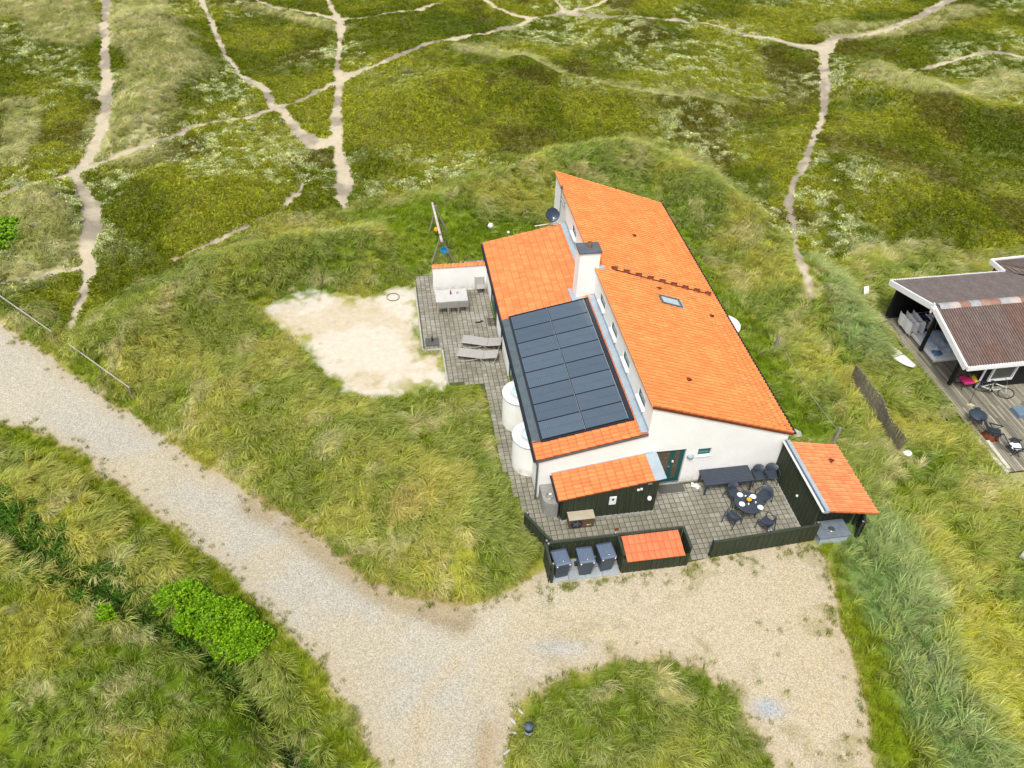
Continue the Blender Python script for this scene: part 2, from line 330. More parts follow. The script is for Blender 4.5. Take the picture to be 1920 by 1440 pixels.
BLUEG2 = [at_t(*p)[:2] for p in [(1500, 470), (1570, 530), (1620, 620)]]
RVERGE = [at_t(*p)[:2] for p in [(0, 815), (150, 870), (280, 970), (400, 1060), (520, 1180), (600, 1290), (680, 1430)]]
INNER = [at_t(*p)[:2] for p in [(1260, 440), (1340, 560), (1420, 680), (1500, 800)]]
YELR = [at_t(*p)[:2] for p in [(1840, 1180), (1880, 1300), (1930, 1380)]]
def fields(x, y):
    f = {}
    n1 = fbm(x, y, 2.2, 4, 21); n2 = fbm(x, y, .8, 3, 33); n3 = fbm(x, y, 6, 4, 44); n4 = fbm(x, y, 3.2, 5, 57, .6)
    f['road'] = sdpoly(x, y, ROAD)+(n2-.5)*.5
    f['sand'] = sdpoly(x, y, SAND)+(n1-.5)*1.2+(n2-.5)*.5
    dp = np.full(x.shape, 1e9)
    for pts, ws in PATHW: dp = np.minimum(dp, dline(x, y, pts, ws))
    f['path'] = dp+(n2-.5)*.32+(fbm(x, y, .35, 2, 3)-.5)*.2+.04
    f['build'] = np.minimum.reduce([sdpoly(x, y, p) for p in (PATW, HOUSE, DECK, NHOUSE, SHEDR, BINS)])
    f['moor'] = sdpoly(x, y, MOORP)+(n1-.5)*1.6
    tl = np.full(x.shape, 1e9)
    for pts, wd in TALLS: tl = np.minimum(tl, dline(x, y, pts)/wd)
    f['tall'] = tl+(n1-.5)*.9+(n2-.5)*.5
    f['lawn'] = np.minimum(sdpoly(x, y, LAWN), dline(x, y, INNER)-1.0)+(n1-.5)*1.0
    f['verge'] = np.minimum(dline(x, y, VERGE)-.75, dline(x, y, RVERGE)-.7)+(n1-.5)*1.0
    f['blue'] = np.minimum(dline(x, y, BLUEG)-1.3, dline(x, y, BLUEG2)-1.0)+(n1-.5)*1.2
    f['yel'] = dline(x, y, YELR)-1.5+(n1-.5)*1.5
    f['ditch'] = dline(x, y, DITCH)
    f['n'] = (n1, n2, n3, n4)
    return f
def lp(a, b, t):
    return a+(b-a)*t[..., None]
def C3(*c): return np.array(lin(*c))
def veg_color(x, y, f):
    n1, n2, n3, n4 = f['n']
    sh = x.shape
    # moor: olive heather with yellow, brown and pale drifts
    moor = lp(np.broadcast_to(C3(93, 105, 17), sh+(3,)), C3(136, 140, 38), sst(.42, .62, n3))
    moor = lp(moor, C3(84, 78, 30), sst(.57, .68, fbm(x, y, 4.5, 4, 71))*.8)
    moor = lp(moor, C3(74, 96, 18), sst(.62, .72, fbm(x, y, 7, 4, 75))*.7)
    grass = lp(np.broadcast_to(C3(120, 138, 30), sh+(3,)), C3(160, 162, 62), sst(.40, .62, n1))
    grass = lp(grass, C3(98, 126, 26), sst(.52, .64, fbm(x, y, 3.5, 3, 82))*.8)
    grass = lp(grass, C3(190, 184, 132), sst(.60, .72, fbm(x, y, 1.1, 3, 93))*.7)
    grass = lp(grass, C3(120, 146, 36), (1-sst(-.3, .6, f['lawn']))*.7)
    grass = lp(grass, C3(130, 146, 28), (1-sst(-.3, .5, f['verge']))*.7)
    grass = lp(grass, C3(124, 150, 92), (1-sst(-.4, .5, f['blue']))*.8*sst(.3, .5, n3+.12))
    grass = lp(grass, C3(170, 168, 30), (1-sst(-.4, .6, f['yel']))*.7)
    tall = lp(np.broadcast_to(C3(150, 156, 88), sh+(3,)), C3(186, 184, 136), sst(.35, .65, n2))
    col = lp(grass, moor, sst(.5, -.5, f['moor']))
    k = np.clip((1-sst(.7, 1.1, f['tall'])), 0, 1)*sst(.5, -.5, f['moor']); col = lp(col, tall, k)
    gs = STRAW; col = lp(col, C3(198, 176, 106), .7*np.exp(-((np.hypot(x-gs[0], y-gs[1])+(n2-.5)*1.2)/.95)**2))
    return col
STRAW = at_t(775, 940)

# ------------------------------------------------------------------ ground
def ground_material():
    m = bpy.data.materials.new('dune_ground'); m.use_nodes = True; t = m.node_tree; N, L = t.nodes, t.links
    b = N['Principled BSDF']; b.inputs['Roughness'].default_value = .95; b.inputs['Specular IOR Level'].default_value = .15
    tc = N.new('ShaderNodeTexCoord'); a = N.new('ShaderNodeAttribute'); a.attribute_name = 'Col'
    k = N.new('ShaderNodeAttribute'); k.attribute_name = 'msk'; sp = N.new('ShaderNodeSeparateColor'); L.new(k.outputs['Color'], sp.inputs[0])
    # gravel: crisp pebbles
    vo = N.new('ShaderNodeTexVoronoi'); vo.inputs['Scale'].default_value = 30; L.new(tc.outputs['Object'], vo.inputs['Vector'])
    cr = N.new('ShaderNodeSeparateColor'); L.new(vo.outputs['Color'], cr.inputs[0])
    mr = N.new('ShaderNodeMapRange'); mr.inputs['To Min'].default_value = .64; mr.inputs['To Max'].default_value = 1.2; L.new(cr.outputs[0], mr.inputs['Value'])
    # organic: noise speckle
    no = N.new('ShaderNodeTexNoise'); no.inputs['Scale'].default_value = 9; no.inputs['Detail'].default_value = 8; no.inputs['Roughness'].default_value = .75; L.new(tc.outputs['Object'], no.inputs['Vector'])
    m2 = N.new('ShaderNodeMapRange'); m2.inputs['From Min'].default_value = .3; m2.inputs['From Max'].default_value = .7; m2.inputs['To Min'].default_value = .55; m2.inputs['To Max'].default_value = 1.4; L.new(no.outputs['Fac'], m2.inputs['Value'])
    n3 = N.new('ShaderNodeTexNoise'); n3.inputs['Scale'].default_value = 3; n3.inputs['Detail'].default_value = 9; n3.inputs['Roughness'].default_value = .7; L.new(tc.outputs['Object'], n3.inputs['Vector'])
    m3 = N.new('ShaderNodeMapRange'); m3.inputs['From Min'].default_value = .3; m3.inputs['From Max'].default_value = .7; m3.inputs['To Min'].default_value = .84; m3.inputs['To Max'].default_value = 1.1; L.new(n3.outputs['Fac'], m3.inputs['Value'])
    x1 = N.new('ShaderNodeMix'); L.new(sp.outputs[0], x1.inputs['Factor']); L.new(m2.outputs[0], x1.inputs['A']); L.new(mr.outputs[0], x1.inputs['B'])
    x2 = N.new('ShaderNodeMix'); L.new(sp.outputs[1], x2.inputs['Factor']); L.new(x1.outputs[0], x2.inputs['A']); L.new(m3.outputs[0], x2.inputs['B'])
    v = N.new('ShaderNodeVectorMath'); v.operation = 'SCALE'; L.new(a.outputs['Color'], v.inputs[0]); L.new(x2.outputs[0], v.inputs['Scale'])
    # warm / cool pebbles
    hsv = N.new('ShaderNodeHueSaturation'); mh = N.new('ShaderNodeMapRange'); mh.inputs['To Min'].default_value = .75; mh.inputs['To Max'].default_value = 1.25
    L.new(cr.outputs[1], mh.inputs['Value']); L.new(v.outputs[0], hsv.inputs['Color']); L.new(mh.outputs[0], hsv.inputs['Saturation'])
    L.new(sp.outputs[0], hsv.inputs['Fac']); L.new(hsv.outputs[0], b.inputs['Base Color'])
    bp = N.new('ShaderNodeBump'); bp.inputs['Distance'].default_value = .03; bp.inputs['Strength'].default_value = .5
    L.new(no.outputs['Fac'], bp.inputs['Height']); L.new(bp.outputs[0], b.inputs['Normal'])
    return m
GM = ground_material()
NX, NY = 820, 760
ys = np.linspace(0, 1, NY)**1.0
yy = 8.5+(97-8.5)*(ys*.55+.45*ys**2)
xx = np.linspace(-1, 1, NX)
hwid = 17+(yy-8.5)*.50+3
GX = xx[None, :]*hwid[:, None]+2*0; GY = np.repeat(yy[:, None], NX, 1)
gx, gy = GX.ravel(), GY.ravel()
F_ = fields(gx, gy); FD = flatdist(gx, gy)
gz = height(gx, gy, FD)
on_path = 1-sst(-.12, .12, F_['path'])
gz = gz-.05*on_path
n1, n2, n3, n4 = F_['n']
col = veg_color(gx, gy, F_)*.75
# pale creeping willow / lichen drifts on the moor
soil = C3(176, 158, 122)
# sandy footpaths
pc = lp(np.broadcast_to(C3(200, 188, 162), gx.shape+(3,)), C3(158, 148, 130), sst(.45, .62, n1))
fade = 1-sst(-.1, .12, F_['path'])
# path fringe of dry sand and moss
col = lp(col, C3(140, 132, 76), (1-sst(.0, .45, F_['path']))*.55)
sand = lp(np.broadcast_to(C3(226, 215, 196), gx.shape+(3,)), C3(208, 202, 190), sst(.42, .62, n3))
sand = lp(sand, C3(206, 190, 156), sst(.48, .62, n1)*.6)
sand = lp(sand, C3(170, 166, 98), sst(.60, .68, n2)*sst(-1.6, -.2, F_['sand'])*.8)
road = lp(np.broadcast_to(C3(200, 193, 172), gx.shape+(3,)), C3(192, 187, 172), sst(.35, .7, n3))
nearP = np.exp(-(np.hypot(gx-8, gy-15)/7.5)**4)
road = lp(road, C3(206, 190, 158), np.clip(nearP*(.75+.5*(n3-.5)), 0, 1))
road = lp(road, C3(200, 184, 146), sst(.50, .68, n1)*.35)
wheel = [at(*p)[:2] for p in [(760, 1460), (785, 1380), (800, 1300), (860, 1240)]]
road = lp(road, C3(200, 176, 130), np.exp(-(dline(gx, gy, wheel)/.3)**2)*.3)
TRK = G([(905, 1500), (905, 1440), (915, 1370)]); BANK = G([(480, 945), (560, 985), (640, 1050), (720, 1105), (800, 1135), (860, 1160)])
road = lp(road, C3(176, 154, 118), np.exp(-(dline(gx, gy, TRK)/.42)**2)*.75)
road = lp(road, C3(160, 144, 112), np.exp(-((dline(gx, gy, BANK)-.25)/.45)**2)*.85*sst(.25, .5, n1+.15))
road = lp(road, C3(150, 148, 96), (1-sst(-.35, -.0, -np.abs(F_['road'])+.0))*0)
edge = sst(-.9, -.05, F_['road'])
road = lp(road, C3(192, 174, 142), edge*.5)
road = lp(road, C3(132, 130, 60), sst(.60, .70, n2)*sst(-2.6, -.2, F_['road'])*.4*nearP)
gq = at(1440, 1328)[:2]; road = lp(road, C3(172, 182, 190), np.exp(-((np.hypot((gx-gq[0])*.9, (gy-gq[1])*1.3)/.45)**2))*.9*sst(.3, .5, n2+.1))
gq = at(1050, 1215)[:2]; road = lp(road, C3(186, 188, 190), np.exp(-((np.hypot((gx-gq[0])*.4, (gy-gq[1])*1.3)/.45)**2))*.6)
k_r = 1-sst(-.06, .06, F_['road']); k_s = (1-sst(-.7, .25, F_['sand']+(fbm(gx, gy, .3, 3, 61)-.5)*1.1))
bankm = sst(.9, .1, F_['road'])*np.exp(-((dline(gx, gy, BANK)-.3)/.7)**2); col = lp(col, C3(120, 100, 70), bankm*.8)
col = lp(col, C3(168, 150, 106), np.exp(-(np.clip(F_['road'], 0, 9)/.22)**2)*.6)
sw = [hw(-2.3, 17.2), hw(-2.0, 18.2)]; swk = np.exp(-((dline(gx, gy, sw)+(n2-.5)*.8)/.75)**2); col = lp(col, C3(206, 192, 150), np.clip(swk*1.1, 0, 1)*.8)
col = lp(col, pc*.84, fade); col = lp(col, sand*.79, k_s); col = lp(col, road*.80, k_r)
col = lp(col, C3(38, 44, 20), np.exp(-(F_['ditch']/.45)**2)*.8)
msk = np.zeros((gx.size, 4)); msk[:, 3] = 1; msk[:, 0] = np.clip(k_r*(1-.35*edge), 0, 1); msk[:, 1] = np.clip(np.maximum(k_s, fade*.7), 0, 1)*(1-k_r)
ids = np.arange(NX*NY).reshape(NY, NX)
quads = np.stack([ids[:-1, :-1], ids[:-1, 1:], ids[1:, 1:], ids[1:, :-1]], -1).reshape(-1, 4)
cen = lambda a: a[quads].mean(1)
cr_, cs_, cp_ = cen(F_['road']), cen(F_['sand']), cen(F_['path'])
cls = np.zeros(len(quads), int); cls[cp_ < 0] = 1; cls[cs_ < 0] = 2; cls[cr_ < 0] = 3
def grid_object(name, sel, label, cat):
    q = quads[sel]; used, inv = np.unique(q, return_inverse=True); q = inv.reshape(-1, 4)
    me = bpy.data.meshes.new(name); me.vertices.add(len(used)); me.vertices.foreach_set('co', np.stack([gx, gy, gz], 1)[used].ravel().astype(np.float32))
    me.loops.add(q.size); me.loops.foreach_set('vertex_index', q.ravel().astype(np.int32))
    me.polygons.add(len(q)); me.polygons.foreach_set('loop_start', (np.arange(len(q))*4).astype(np.int32))
    me.update(calc_edges=True); me.polygons.foreach_set('use_smooth', np.ones(len(q), bool))
    a = me.attributes.new('Col', 'FLOAT_COLOR', 'POINT'); a.data.foreach_set('color', np.concatenate([col, np.ones((gx.size, 1))], 1)[used].ravel().astype(np.float32))
    a = me.attributes.new('msk', 'FLOAT_COLOR', 'POINT'); a.data.foreach_set('color', msk[used].ravel().astype(np.float32))
    me.materials.append(GM); o = bpy.data.objects.new(name, me); COL.objects.link(o)
    return tag(o, label, cat, kind='structure')
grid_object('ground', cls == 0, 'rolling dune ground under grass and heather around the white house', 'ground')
grid_object('footpath', cls == 1, 'sandy footpaths trodden through the heather behind the house', 'footpath')
grid_object('sand_area', cls == 2, 'pale bare sand play area left of the grey paved terrace', 'sand')
grid_object('gravel_road', cls == 3, 'pale gravel track and forecourt in front of the house', 'gravel road')
def far_ground():
    X, Y = np.meshgrid(np.linspace(-900, 900, 121), np.linspace(-300, 1500, 121)); x, y = X.ravel(), Y.ravel()
    z = (fbm(x, y, 60, 3, 5)-.5)*6*sst(100, 300, np.hypot(x, y-40))-1.6
    f = np.stack([x, y, z], 1); i = np.arange(121*121).reshape(121, 121)
    qs = np.stack([i[:-1, :-1], i[:-1, 1:], i[1:, 1:], i[1:, :-1]], -1).reshape(-1, 4)
    me = bpy.data.meshes.new('distant_ground'); me.from_pydata(f.tolist(), [], qs.tolist())
    me.materials.append(mat('distant_heath', lin(112, 122, 34), .95, .3, .12, 0, 2)); o = bpy.data.objects.new('distant_ground', me); COL.objects.link(o)
    tag(o, 'green dune heath stretching away beyond the photographed plot', 'ground', kind='structure')
far_ground()
# ditch water
mb = MB(); pw = DITCH
for a, b in zip(pw[:-1], pw[1:]):
    d = Vector((b[0]-a[0], b[1]-a[1], 0)).normalized(); n = Vector((-d.y, d.x, 0))*.42
    A, B = Vector((a[0], a[1], -.66)), Vector((b[0], b[1], -.66))
    mb.add([A-n, B-n, B+n, A+n], [(0, 1, 2, 3)])
tag(mb.build('ditch_water', WATER), 'dark narrow strip of water along the bottom of the grassy ditch', 'water', kind='structure')
print('ground done', len(quads))

# ------------------------------------------------------------------ vegetation (scattered stuff)
def foliage_material(name, tip, rough=.6, trans=.35):
    m = bpy.data.materials.new(name); m.use_nodes = True; t = m.node_tree; N, L = t.nodes, t.links
    N.remove(N['Principled BSDF']); out = N['Material Output']
    a = N.new('ShaderNodeAttribute'); a.attribute_type = 'INSTANCER'; a.attribute_name = 'tint'
    b = N.new('ShaderNodeAttribute'); b.attribute_name = 'shade'; sp = N.new('ShaderNodeSeparateColor'); L.new(b.outputs['Color'], sp.inputs[0])
    mx = N.new('ShaderNodeMix'); mx.data_type = 'RGBA'; mx.inputs['B'].default_value = (*tip, 1)
    L.new(sp.outputs[1], mx.inputs['Factor']); L.new(a.outputs['Color'], mx.inputs['A'])
    v = N.new('ShaderNodeVectorMath'); v.operation = 'SCALE'; L.new(mx.outputs['Result'], v.inputs[0]); L.new(sp.outputs[0], v.inputs['Scale'])
    d = N.new('ShaderNodeBsdfDiffuse'); tr = N.new('ShaderNodeBsdfTranslucent'); ms = N.new('ShaderNodeMixShader'); ms.inputs[0].default_value = trans
    L.new(v.outputs[0], d.inputs['Color']); L.new(v.outputs[0], tr.inputs['Color']); L.new(d.outputs[0], ms.inputs[1]); L.new(tr.outputs[0], ms.inputs[2]); L.new(ms.outputs[0], out.inputs['Surface'])
    return m
FM_T = foliage_material('marram_blades', lin(224, 220, 150)); FM_S = foliage_material('short_grass_blades', lin(170, 176, 70)); FM_M = foliage_material('heath_leaves', lin(120, 130, 50), trans=.2)
FM_B = foliage_material('bright_rose_leaves', lin(150, 200, 20), trans=.3)
def src_mesh(name, tris, shade, m, coll):
    v = np.concatenate(tris); me = bpy.data.meshes.new(name); n = len(v)
    me.from_pydata(v.tolist(), [], np.arange(n).reshape(-1, 3).tolist())
    a = me.attributes.new('shade', 'FLOAT_COLOR', 'POINT'); s = np.concatenate(shade); a.data.foreach_set('color', np.concatenate([s, np.zeros((n, 1)), np.ones((n, 1))], 1).ravel().astype(np.float32))
    me.materials.append(m); o = bpy.data.objects.new(name, me); coll.objects.link(o); return o
def tuft(nb, l0, l1, wd, rad, lean, spread, tipmix, rng, segs=4):
    T, S = [], []
    for _ in range(nb):
        a = rng.uniform(0, 2*math.pi); r = rad*math.sqrt(rng.uniform()); p = np.array([r*math.cos(a), r*math.sin(a), -.03])
        L = rng.uniform(l0, l1); az = rng.normal(0, spread); d0 = np.array([math.cos(az), math.sin(az), 0.]); out = np.array([math.cos(a), math.sin(a), 0])
        hd = d0*lean+out*.35+np.array([rng.normal(0, .12), rng.normal(0, .12), 0]); el = rng.uniform(1.0, 1.5)
        pts = []; q = p.copy(); cur = el
        for k in range(segs+1):
            pts.append(q.copy()); hn = hd/(np.linalg.norm(hd)+1e-6)
            q = q+(hn*math.cos(cur)+np.array([0, 0, math.sin(cur)]))*L/segs; cur -= lean*rng.uniform(.35, .62)
        side = np.array([-hd[1], hd[0], 0]); side /= np.linalg.norm(side)+1e-6; side = side*math.cos(.5)+np.array([0, 0, .5*rng.uniform(-1, 1)])
        sh = rng.uniform(.62, 1.25); tm = tipmix*rng.uniform(0, 1)
        for k in range(segs):
            w0 = wd*(1-(k/segs)**2)*.5; w1 = wd*(1-((k+1)/segs)**2)*.5
            A, B, Cc, D = pts[k]-side*w0, pts[k]+side*w0, pts[k+1]+side*w1, pts[k+1]-side*w1
            t0, t1 = tm*(k/segs)**1.2, tm*((k+1)/segs)**1.2
            T.append(np.array([A, B, Cc])); S.append(np.array([[sh, t0], [sh, t0], [sh, t1]]))
            if k < segs-1: T.append(np.array([A, Cc, D])); S.append(np.array([[sh, t0], [sh, t1], [sh, t1]]))
    return T, S
def cushion(n, rad, hh, ls, rng, up=.5):
    T, S = [], []
    for _ in range(n):
        a = rng.uniform(0, 2*math.pi); r = rad*math.sqrt(rng.uniform()); z = hh*(1-(r/rad)**2)*rng.uniform(.35, 1.1)
        p = np.array([r*math.cos(a), r*math.sin(a), z]); d = np.array([rng.normal(), rng.normal(), rng.normal()*up+.5]); d /= np.linalg.norm(d)
        s = np.cross(d, rng.normal(size=3)); s /= np.linalg.norm(s)+1e-6; l = ls*rng.uniform(.6, 1.3)
        sh = rng.uniform(.55, 1.35); t = rng.uniform(0, .5)
        T.append(np.array([p-s*l*.35, p+s*l*.35, p+d*l])); S.append(np.full((3, 2), 1.)*[sh, t])
    return T, S
def make_coll(name, gens, m):
    c = bpy.data.collections.new(name); rng = np.random.default_rng(5)
    for i, g in enumerate(gens): src_mesh('%s_%02d' % (name, i), *g(rng), m, c)
    return c
C_TALL = make_coll('marram_sources', [lambda r, k=k: tuft(30, .40, .95, .028, .13, .75+.12*k, .50, .9, r) for k in range(5)], FM_T)
C_SHORT = make_coll('grass_sources', [lambda r, k=k: tuft(34, .14, .34, .018, .17, .45, 1.6, .45, r, 3) for k in range(4)], FM_S)
C_MOOR = make_coll('heath_sources', [lambda r, k=k: cushion(80, .30, .15, .10, r) for k in range(4)], FM_M)
def scatter(name, x, y, z, rot, sc, idx, tint, coll, label, cat):
    n = len(x); me = bpy.data.meshes.new(name); me.vertices.add(n)
    me.vertices.foreach_set('co', np.stack([x, y, z], 1).ravel().astype(np.float32))
    a = me.attributes.new('rotv', 'FLOAT_VECTOR', 'POINT'); a.data.foreach_set('vector', rot.ravel().astype(np.float32))
    a = me.attributes.new('scl', 'FLOAT', 'POINT'); a.data.foreach_set('value', sc.astype(np.float32))
    a = me.attributes.new('idx', 'INT', 'POINT'); a.data.foreach_set('value', idx.astype(np.int32))
    a = me.attributes.new('tint', 'FLOAT_COLOR', 'POINT'); a.data.foreach_set('color', np.concatenate([tint, np.ones((n, 1))], 1).ravel().astype(np.float32))
    o = bpy.data.objects.new(name, me); COL.objects.link(o)
    g = bpy.data.node_groups.new(name+'_nodes', 'GeometryNodeTree')
    g.interface.new_socket('Geometry', in_out='INPUT', socket_type='NodeSocketGeometry'); g.interface.new_socket('Geometry', in_out='OUTPUT', socket_type='NodeSocketGeometry')
    N, L = g.nodes, g.links; gi = N.new('NodeGroupInput'); go = N.new('NodeGroupOutput')
    ip = N.new('GeometryNodeInstanceOnPoints'); ci = N.new('GeometryNodeCollectionInfo'); ci.inputs['Collection'].default_value = coll
    ci.inputs['Separate Children'].default_value = True; ci.inputs['Reset Children'].default_value = True; ip.inputs['Pick Instance'].default_value = True
    def na(nm, ty):
        q = N.new('GeometryNodeInputNamedAttribute'); q.data_type = ty; q.inputs['Name'].default_value = nm; return q.outputs['Attribute']
    L.new(gi.outputs[0], ip.inputs['Points']); L.new(ci.outputs[0], ip.inputs['Instance']); L.new(na('idx', 'INT'), ip.inputs['Instance Index'])
    L.new(na('rotv', 'FLOAT_VECTOR'), ip.inputs['Rotation']); L.new(na('scl', 'FLOAT'), ip.inputs['Scale']); L.new(ip.outputs[0], go.inputs[0])
    md = o.modifiers.new('scatter', 'NODES'); md.node_group = g
    return tag(o, label, cat, kind='stuff')
def cand(n):
    # uniform over the visible trapezoid
    y = RNG.uniform(8.8, 96, n*2); x = RNG.uniform(-1, 1, n*2)*62; k = np.abs(x) < (17+(y-8.5)*.5+2); return x[k], y[k]
def wind(x, y): return -.55+(fbm(x, y, 7, 3, 131)-.5)*3.4
WA = lambda x, y: (fbm(x, y, 9, 2, 77)-.5)
EXCL = [hw(.0, 0.)]
MEAD = G([(-80, 1060), (60, 1110), (270, 1210), (400, 1290), (480, 1390), (540, 1500), (500, 1700), (-300, 1700)])
def veg():
    x, y = cand(290000); f = fields(x, y); fd = flatdist(x, y)
    free = (f['road'] > .05) & (f['sand'] > -.05) & (f['path'] > .10) & (f['build'] > .12)
    sandfr = (f['sand'] <= -.05) & (f['sand'] > -.7) & (RNG.uniform(size=x.size) < .05) & (f['build'] > .12)
    x, y, fd = x[free | sandfr], y[free | sandfr], fd[free | sandfr]
    f = {k: (v[free | sandfr] if k != 'n' else tuple(q[free | sandfr] for q in v)) for k, v in f.items()}
    u = RNG.uniform(size=x.size); n1, n2, n3, n4 = f['n']
    moor = f['moor'] < 0; z = height(x, y, fd)
    near = np.minimum(np.minimum(f['road'], f['path']+.1), np.minimum(f['sand'], f['build']+.2))
    tint = veg_color(x, y, f)
    # tall
    talld = np.where(moor, np.where(f['tall'] < 1, .55, np.where((n1 > .56), .20, .085)), np.where((f['lawn'] < 0) | (f['verge'] < 0), .05, .52))
    talld = np.where(sdpoly(x, y, MEAD) < 0, talld*.62, talld)*.8; clump = sst(.30, .55, fbm(x, y, .9, 2, 301)); talld = talld*(.35+.9*clump)
    kt = (u < talld) & (near > .12) & (f['path'] > .38) & (f['ditch'] > .22)
    def put(name, k, coll, nsrc, s0, s1, label, cat, tilt=.12, tmul=1., tvar=.32, windy=True, sh=None):
        X, Y, Z, T = x[k], y[k], z[k], tint[k].copy(); m = len(X)
        rot = np.zeros((m, 3)); rot[:, 0] = RNG.normal(0, tilt, m); rot[:, 1] = RNG.normal(0, tilt, m)
        rot[:, 2] = (wind(X, Y)+RNG.normal(0, .55, m)) if windy else RNG.uniform(0, 6.28, m)
        s = RNG.uniform(s0, s1, m)
        if sh is not None: s = s*sh[k]
        T = T*tmul*(1+(RNG.uniform(-1, 1, (m, 1)))*tvar); T[:, 0] *= RNG.uniform(.9, 1.12, m); T[:, 2] *= RNG.uniform(.75, 1.3, m)
        print(name, m)
        return scatter(name, X, Y, Z, rot, s, RNG.integers(0, nsrc, m), np.clip(T, 0, 1), coll, label, cat)
    edge = (.55+.45*sst(.1, .9, near))*np.where(sdpoly(x, y, MEAD) < 0, .72, 1.)
    put('marram_grass', kt, C_TALL, 5, .7, 1.25, 'long wind-combed marram grass on the banks and dunes round the house', 'grass', sh=edge*np.where(moor, np.where(f['tall'] < 1, .8, .6), .88), tmul=1.32)
    sd = np.where(moor, np.where(f['tall'] < 1, .3, .10), np.where((f['lawn'] < .3) | (f['verge'] < .3), .95, .45))
    put('short_grass', (u > 1-sd*.62) & (near > .0) & (f['ditch'] > .18), C_SHORT, 4, .7, 1.3, 'short green grass on the verges and lawn', 'grass', sh=np.where((f['verge'] < .2), .8, 1.), tmul=1.3, windy=False)
    pale = sst(.44, .56, fbm(x, y, 5.5, 3, 401))*sst(.51, .55, fbm(x, y, .6, 4, 402, .65))*sst(.40, .55, fbm(x, y, 14, 2, 403)+.12)
    tint[:] = lp(tint, C3(196, 202, 150), np.clip(pale, 0, 1)*.85)
    v2 = RNG.uniform(size=x.size)
    put('heather', moor & (v2 < .72) & (f['tall'] > .8) & (near > -.0), C_MOOR, 4, .5, 1.2, 'low dark heather and crowberry carpet with pale willow drifts', 'heather', windy=False, tmul=1.35, tvar=.38)
veg()
# sparse weeds in gravel by the fences and along edges
def weeds():
    x, y = cand(160000); f = fields(x, y); n1, n2, n3, n4 = f['n']
    fr = [hw(-.2, -4.25), hw(2.5, -4.15), hw(5.2, -4.15)]; fr2 = [hw(6.1, -4.0), hw(10.8, -3.75), hw(11.4, -4.4)]
    d = np.minimum(dline(x, y, fr), dline(x, y, fr2))
    near = np.exp(-(d/.45)**2)*sst(.35, .6, n2)
    e = np.exp(-(f['road']/.35)**2)*.35
    dot = (n2 > .66)*.10*np.exp(-(np.hypot(x-11, y-15)/6)**4)
    k = (f['road'] < .05) & (RNG.uniform(size=x.size) < near*1.0+e+dot) & (f['build'] > .12)
    X, Y = x[k], y[k]; m = len(X); rot = np.zeros((m, 3)); rot[:, 2] = RNG.uniform(0, 6.28, m)
    T = np.broadcast_to(C3(128, 140, 40), (m, 3))*RNG.uniform(.8, 1.2, (m, 1)); print('weeds', m)
    scatter('weeds', X, Y, height(X, Y), rot, RNG.uniform(.35, .75, m), RNG.integers(0, 4, m), T, C_SHORT, 'small weeds sprouting along the gravel edges and fences', 'weeds')
weeds()
# leafy plants in the ditch
C_HERB = make_coll('herb_sources', [lambda r, k=k: cushion(110, .30, .30, .13, r) for k in range(3)], FM_M)
def herbs():
    n = 5200; t = RNG.uniform(0, len(DITCH)-1.01, n); i = t.astype(int); fr = (t-i)[:, None]; D = np.array(DITCH); P = D[i]*(1-fr)+D[i+1]*fr+RNG.normal(0, .5, (n, 2))*np.clip(1.15-.16*t, .25, 1)[:, None]
    open_ = dline(P[:, 0], P[:, 1], DITCH); keep = ((open_ > .22) | (RNG.uniform(size=n) < .35)) & ((t < 6.0) | (RNG.uniform(size=n) < .45)) & ((t < 6.4) | (open_ > .3)); P = P[keep]; n = len(P)
    rot = np.zeros((n, 3)); rot[:, 2] = RNG.uniform(0, 6.28, n); T = np.broadcast_to(C3(74, 124, 44), (n, 3))*RNG.uniform(.5, 1.15, (n, 1))
    scatter('ditch_plants', P[:, 0], P[:, 1], height(P[:, 0], P[:, 1]), rot, RNG.uniform(.5, 1.1, n), RNG.integers(0, 3, n), T, C_HERB, 'dark leafy herbs crowding the banks of the ditch', 'plants')
herbs()
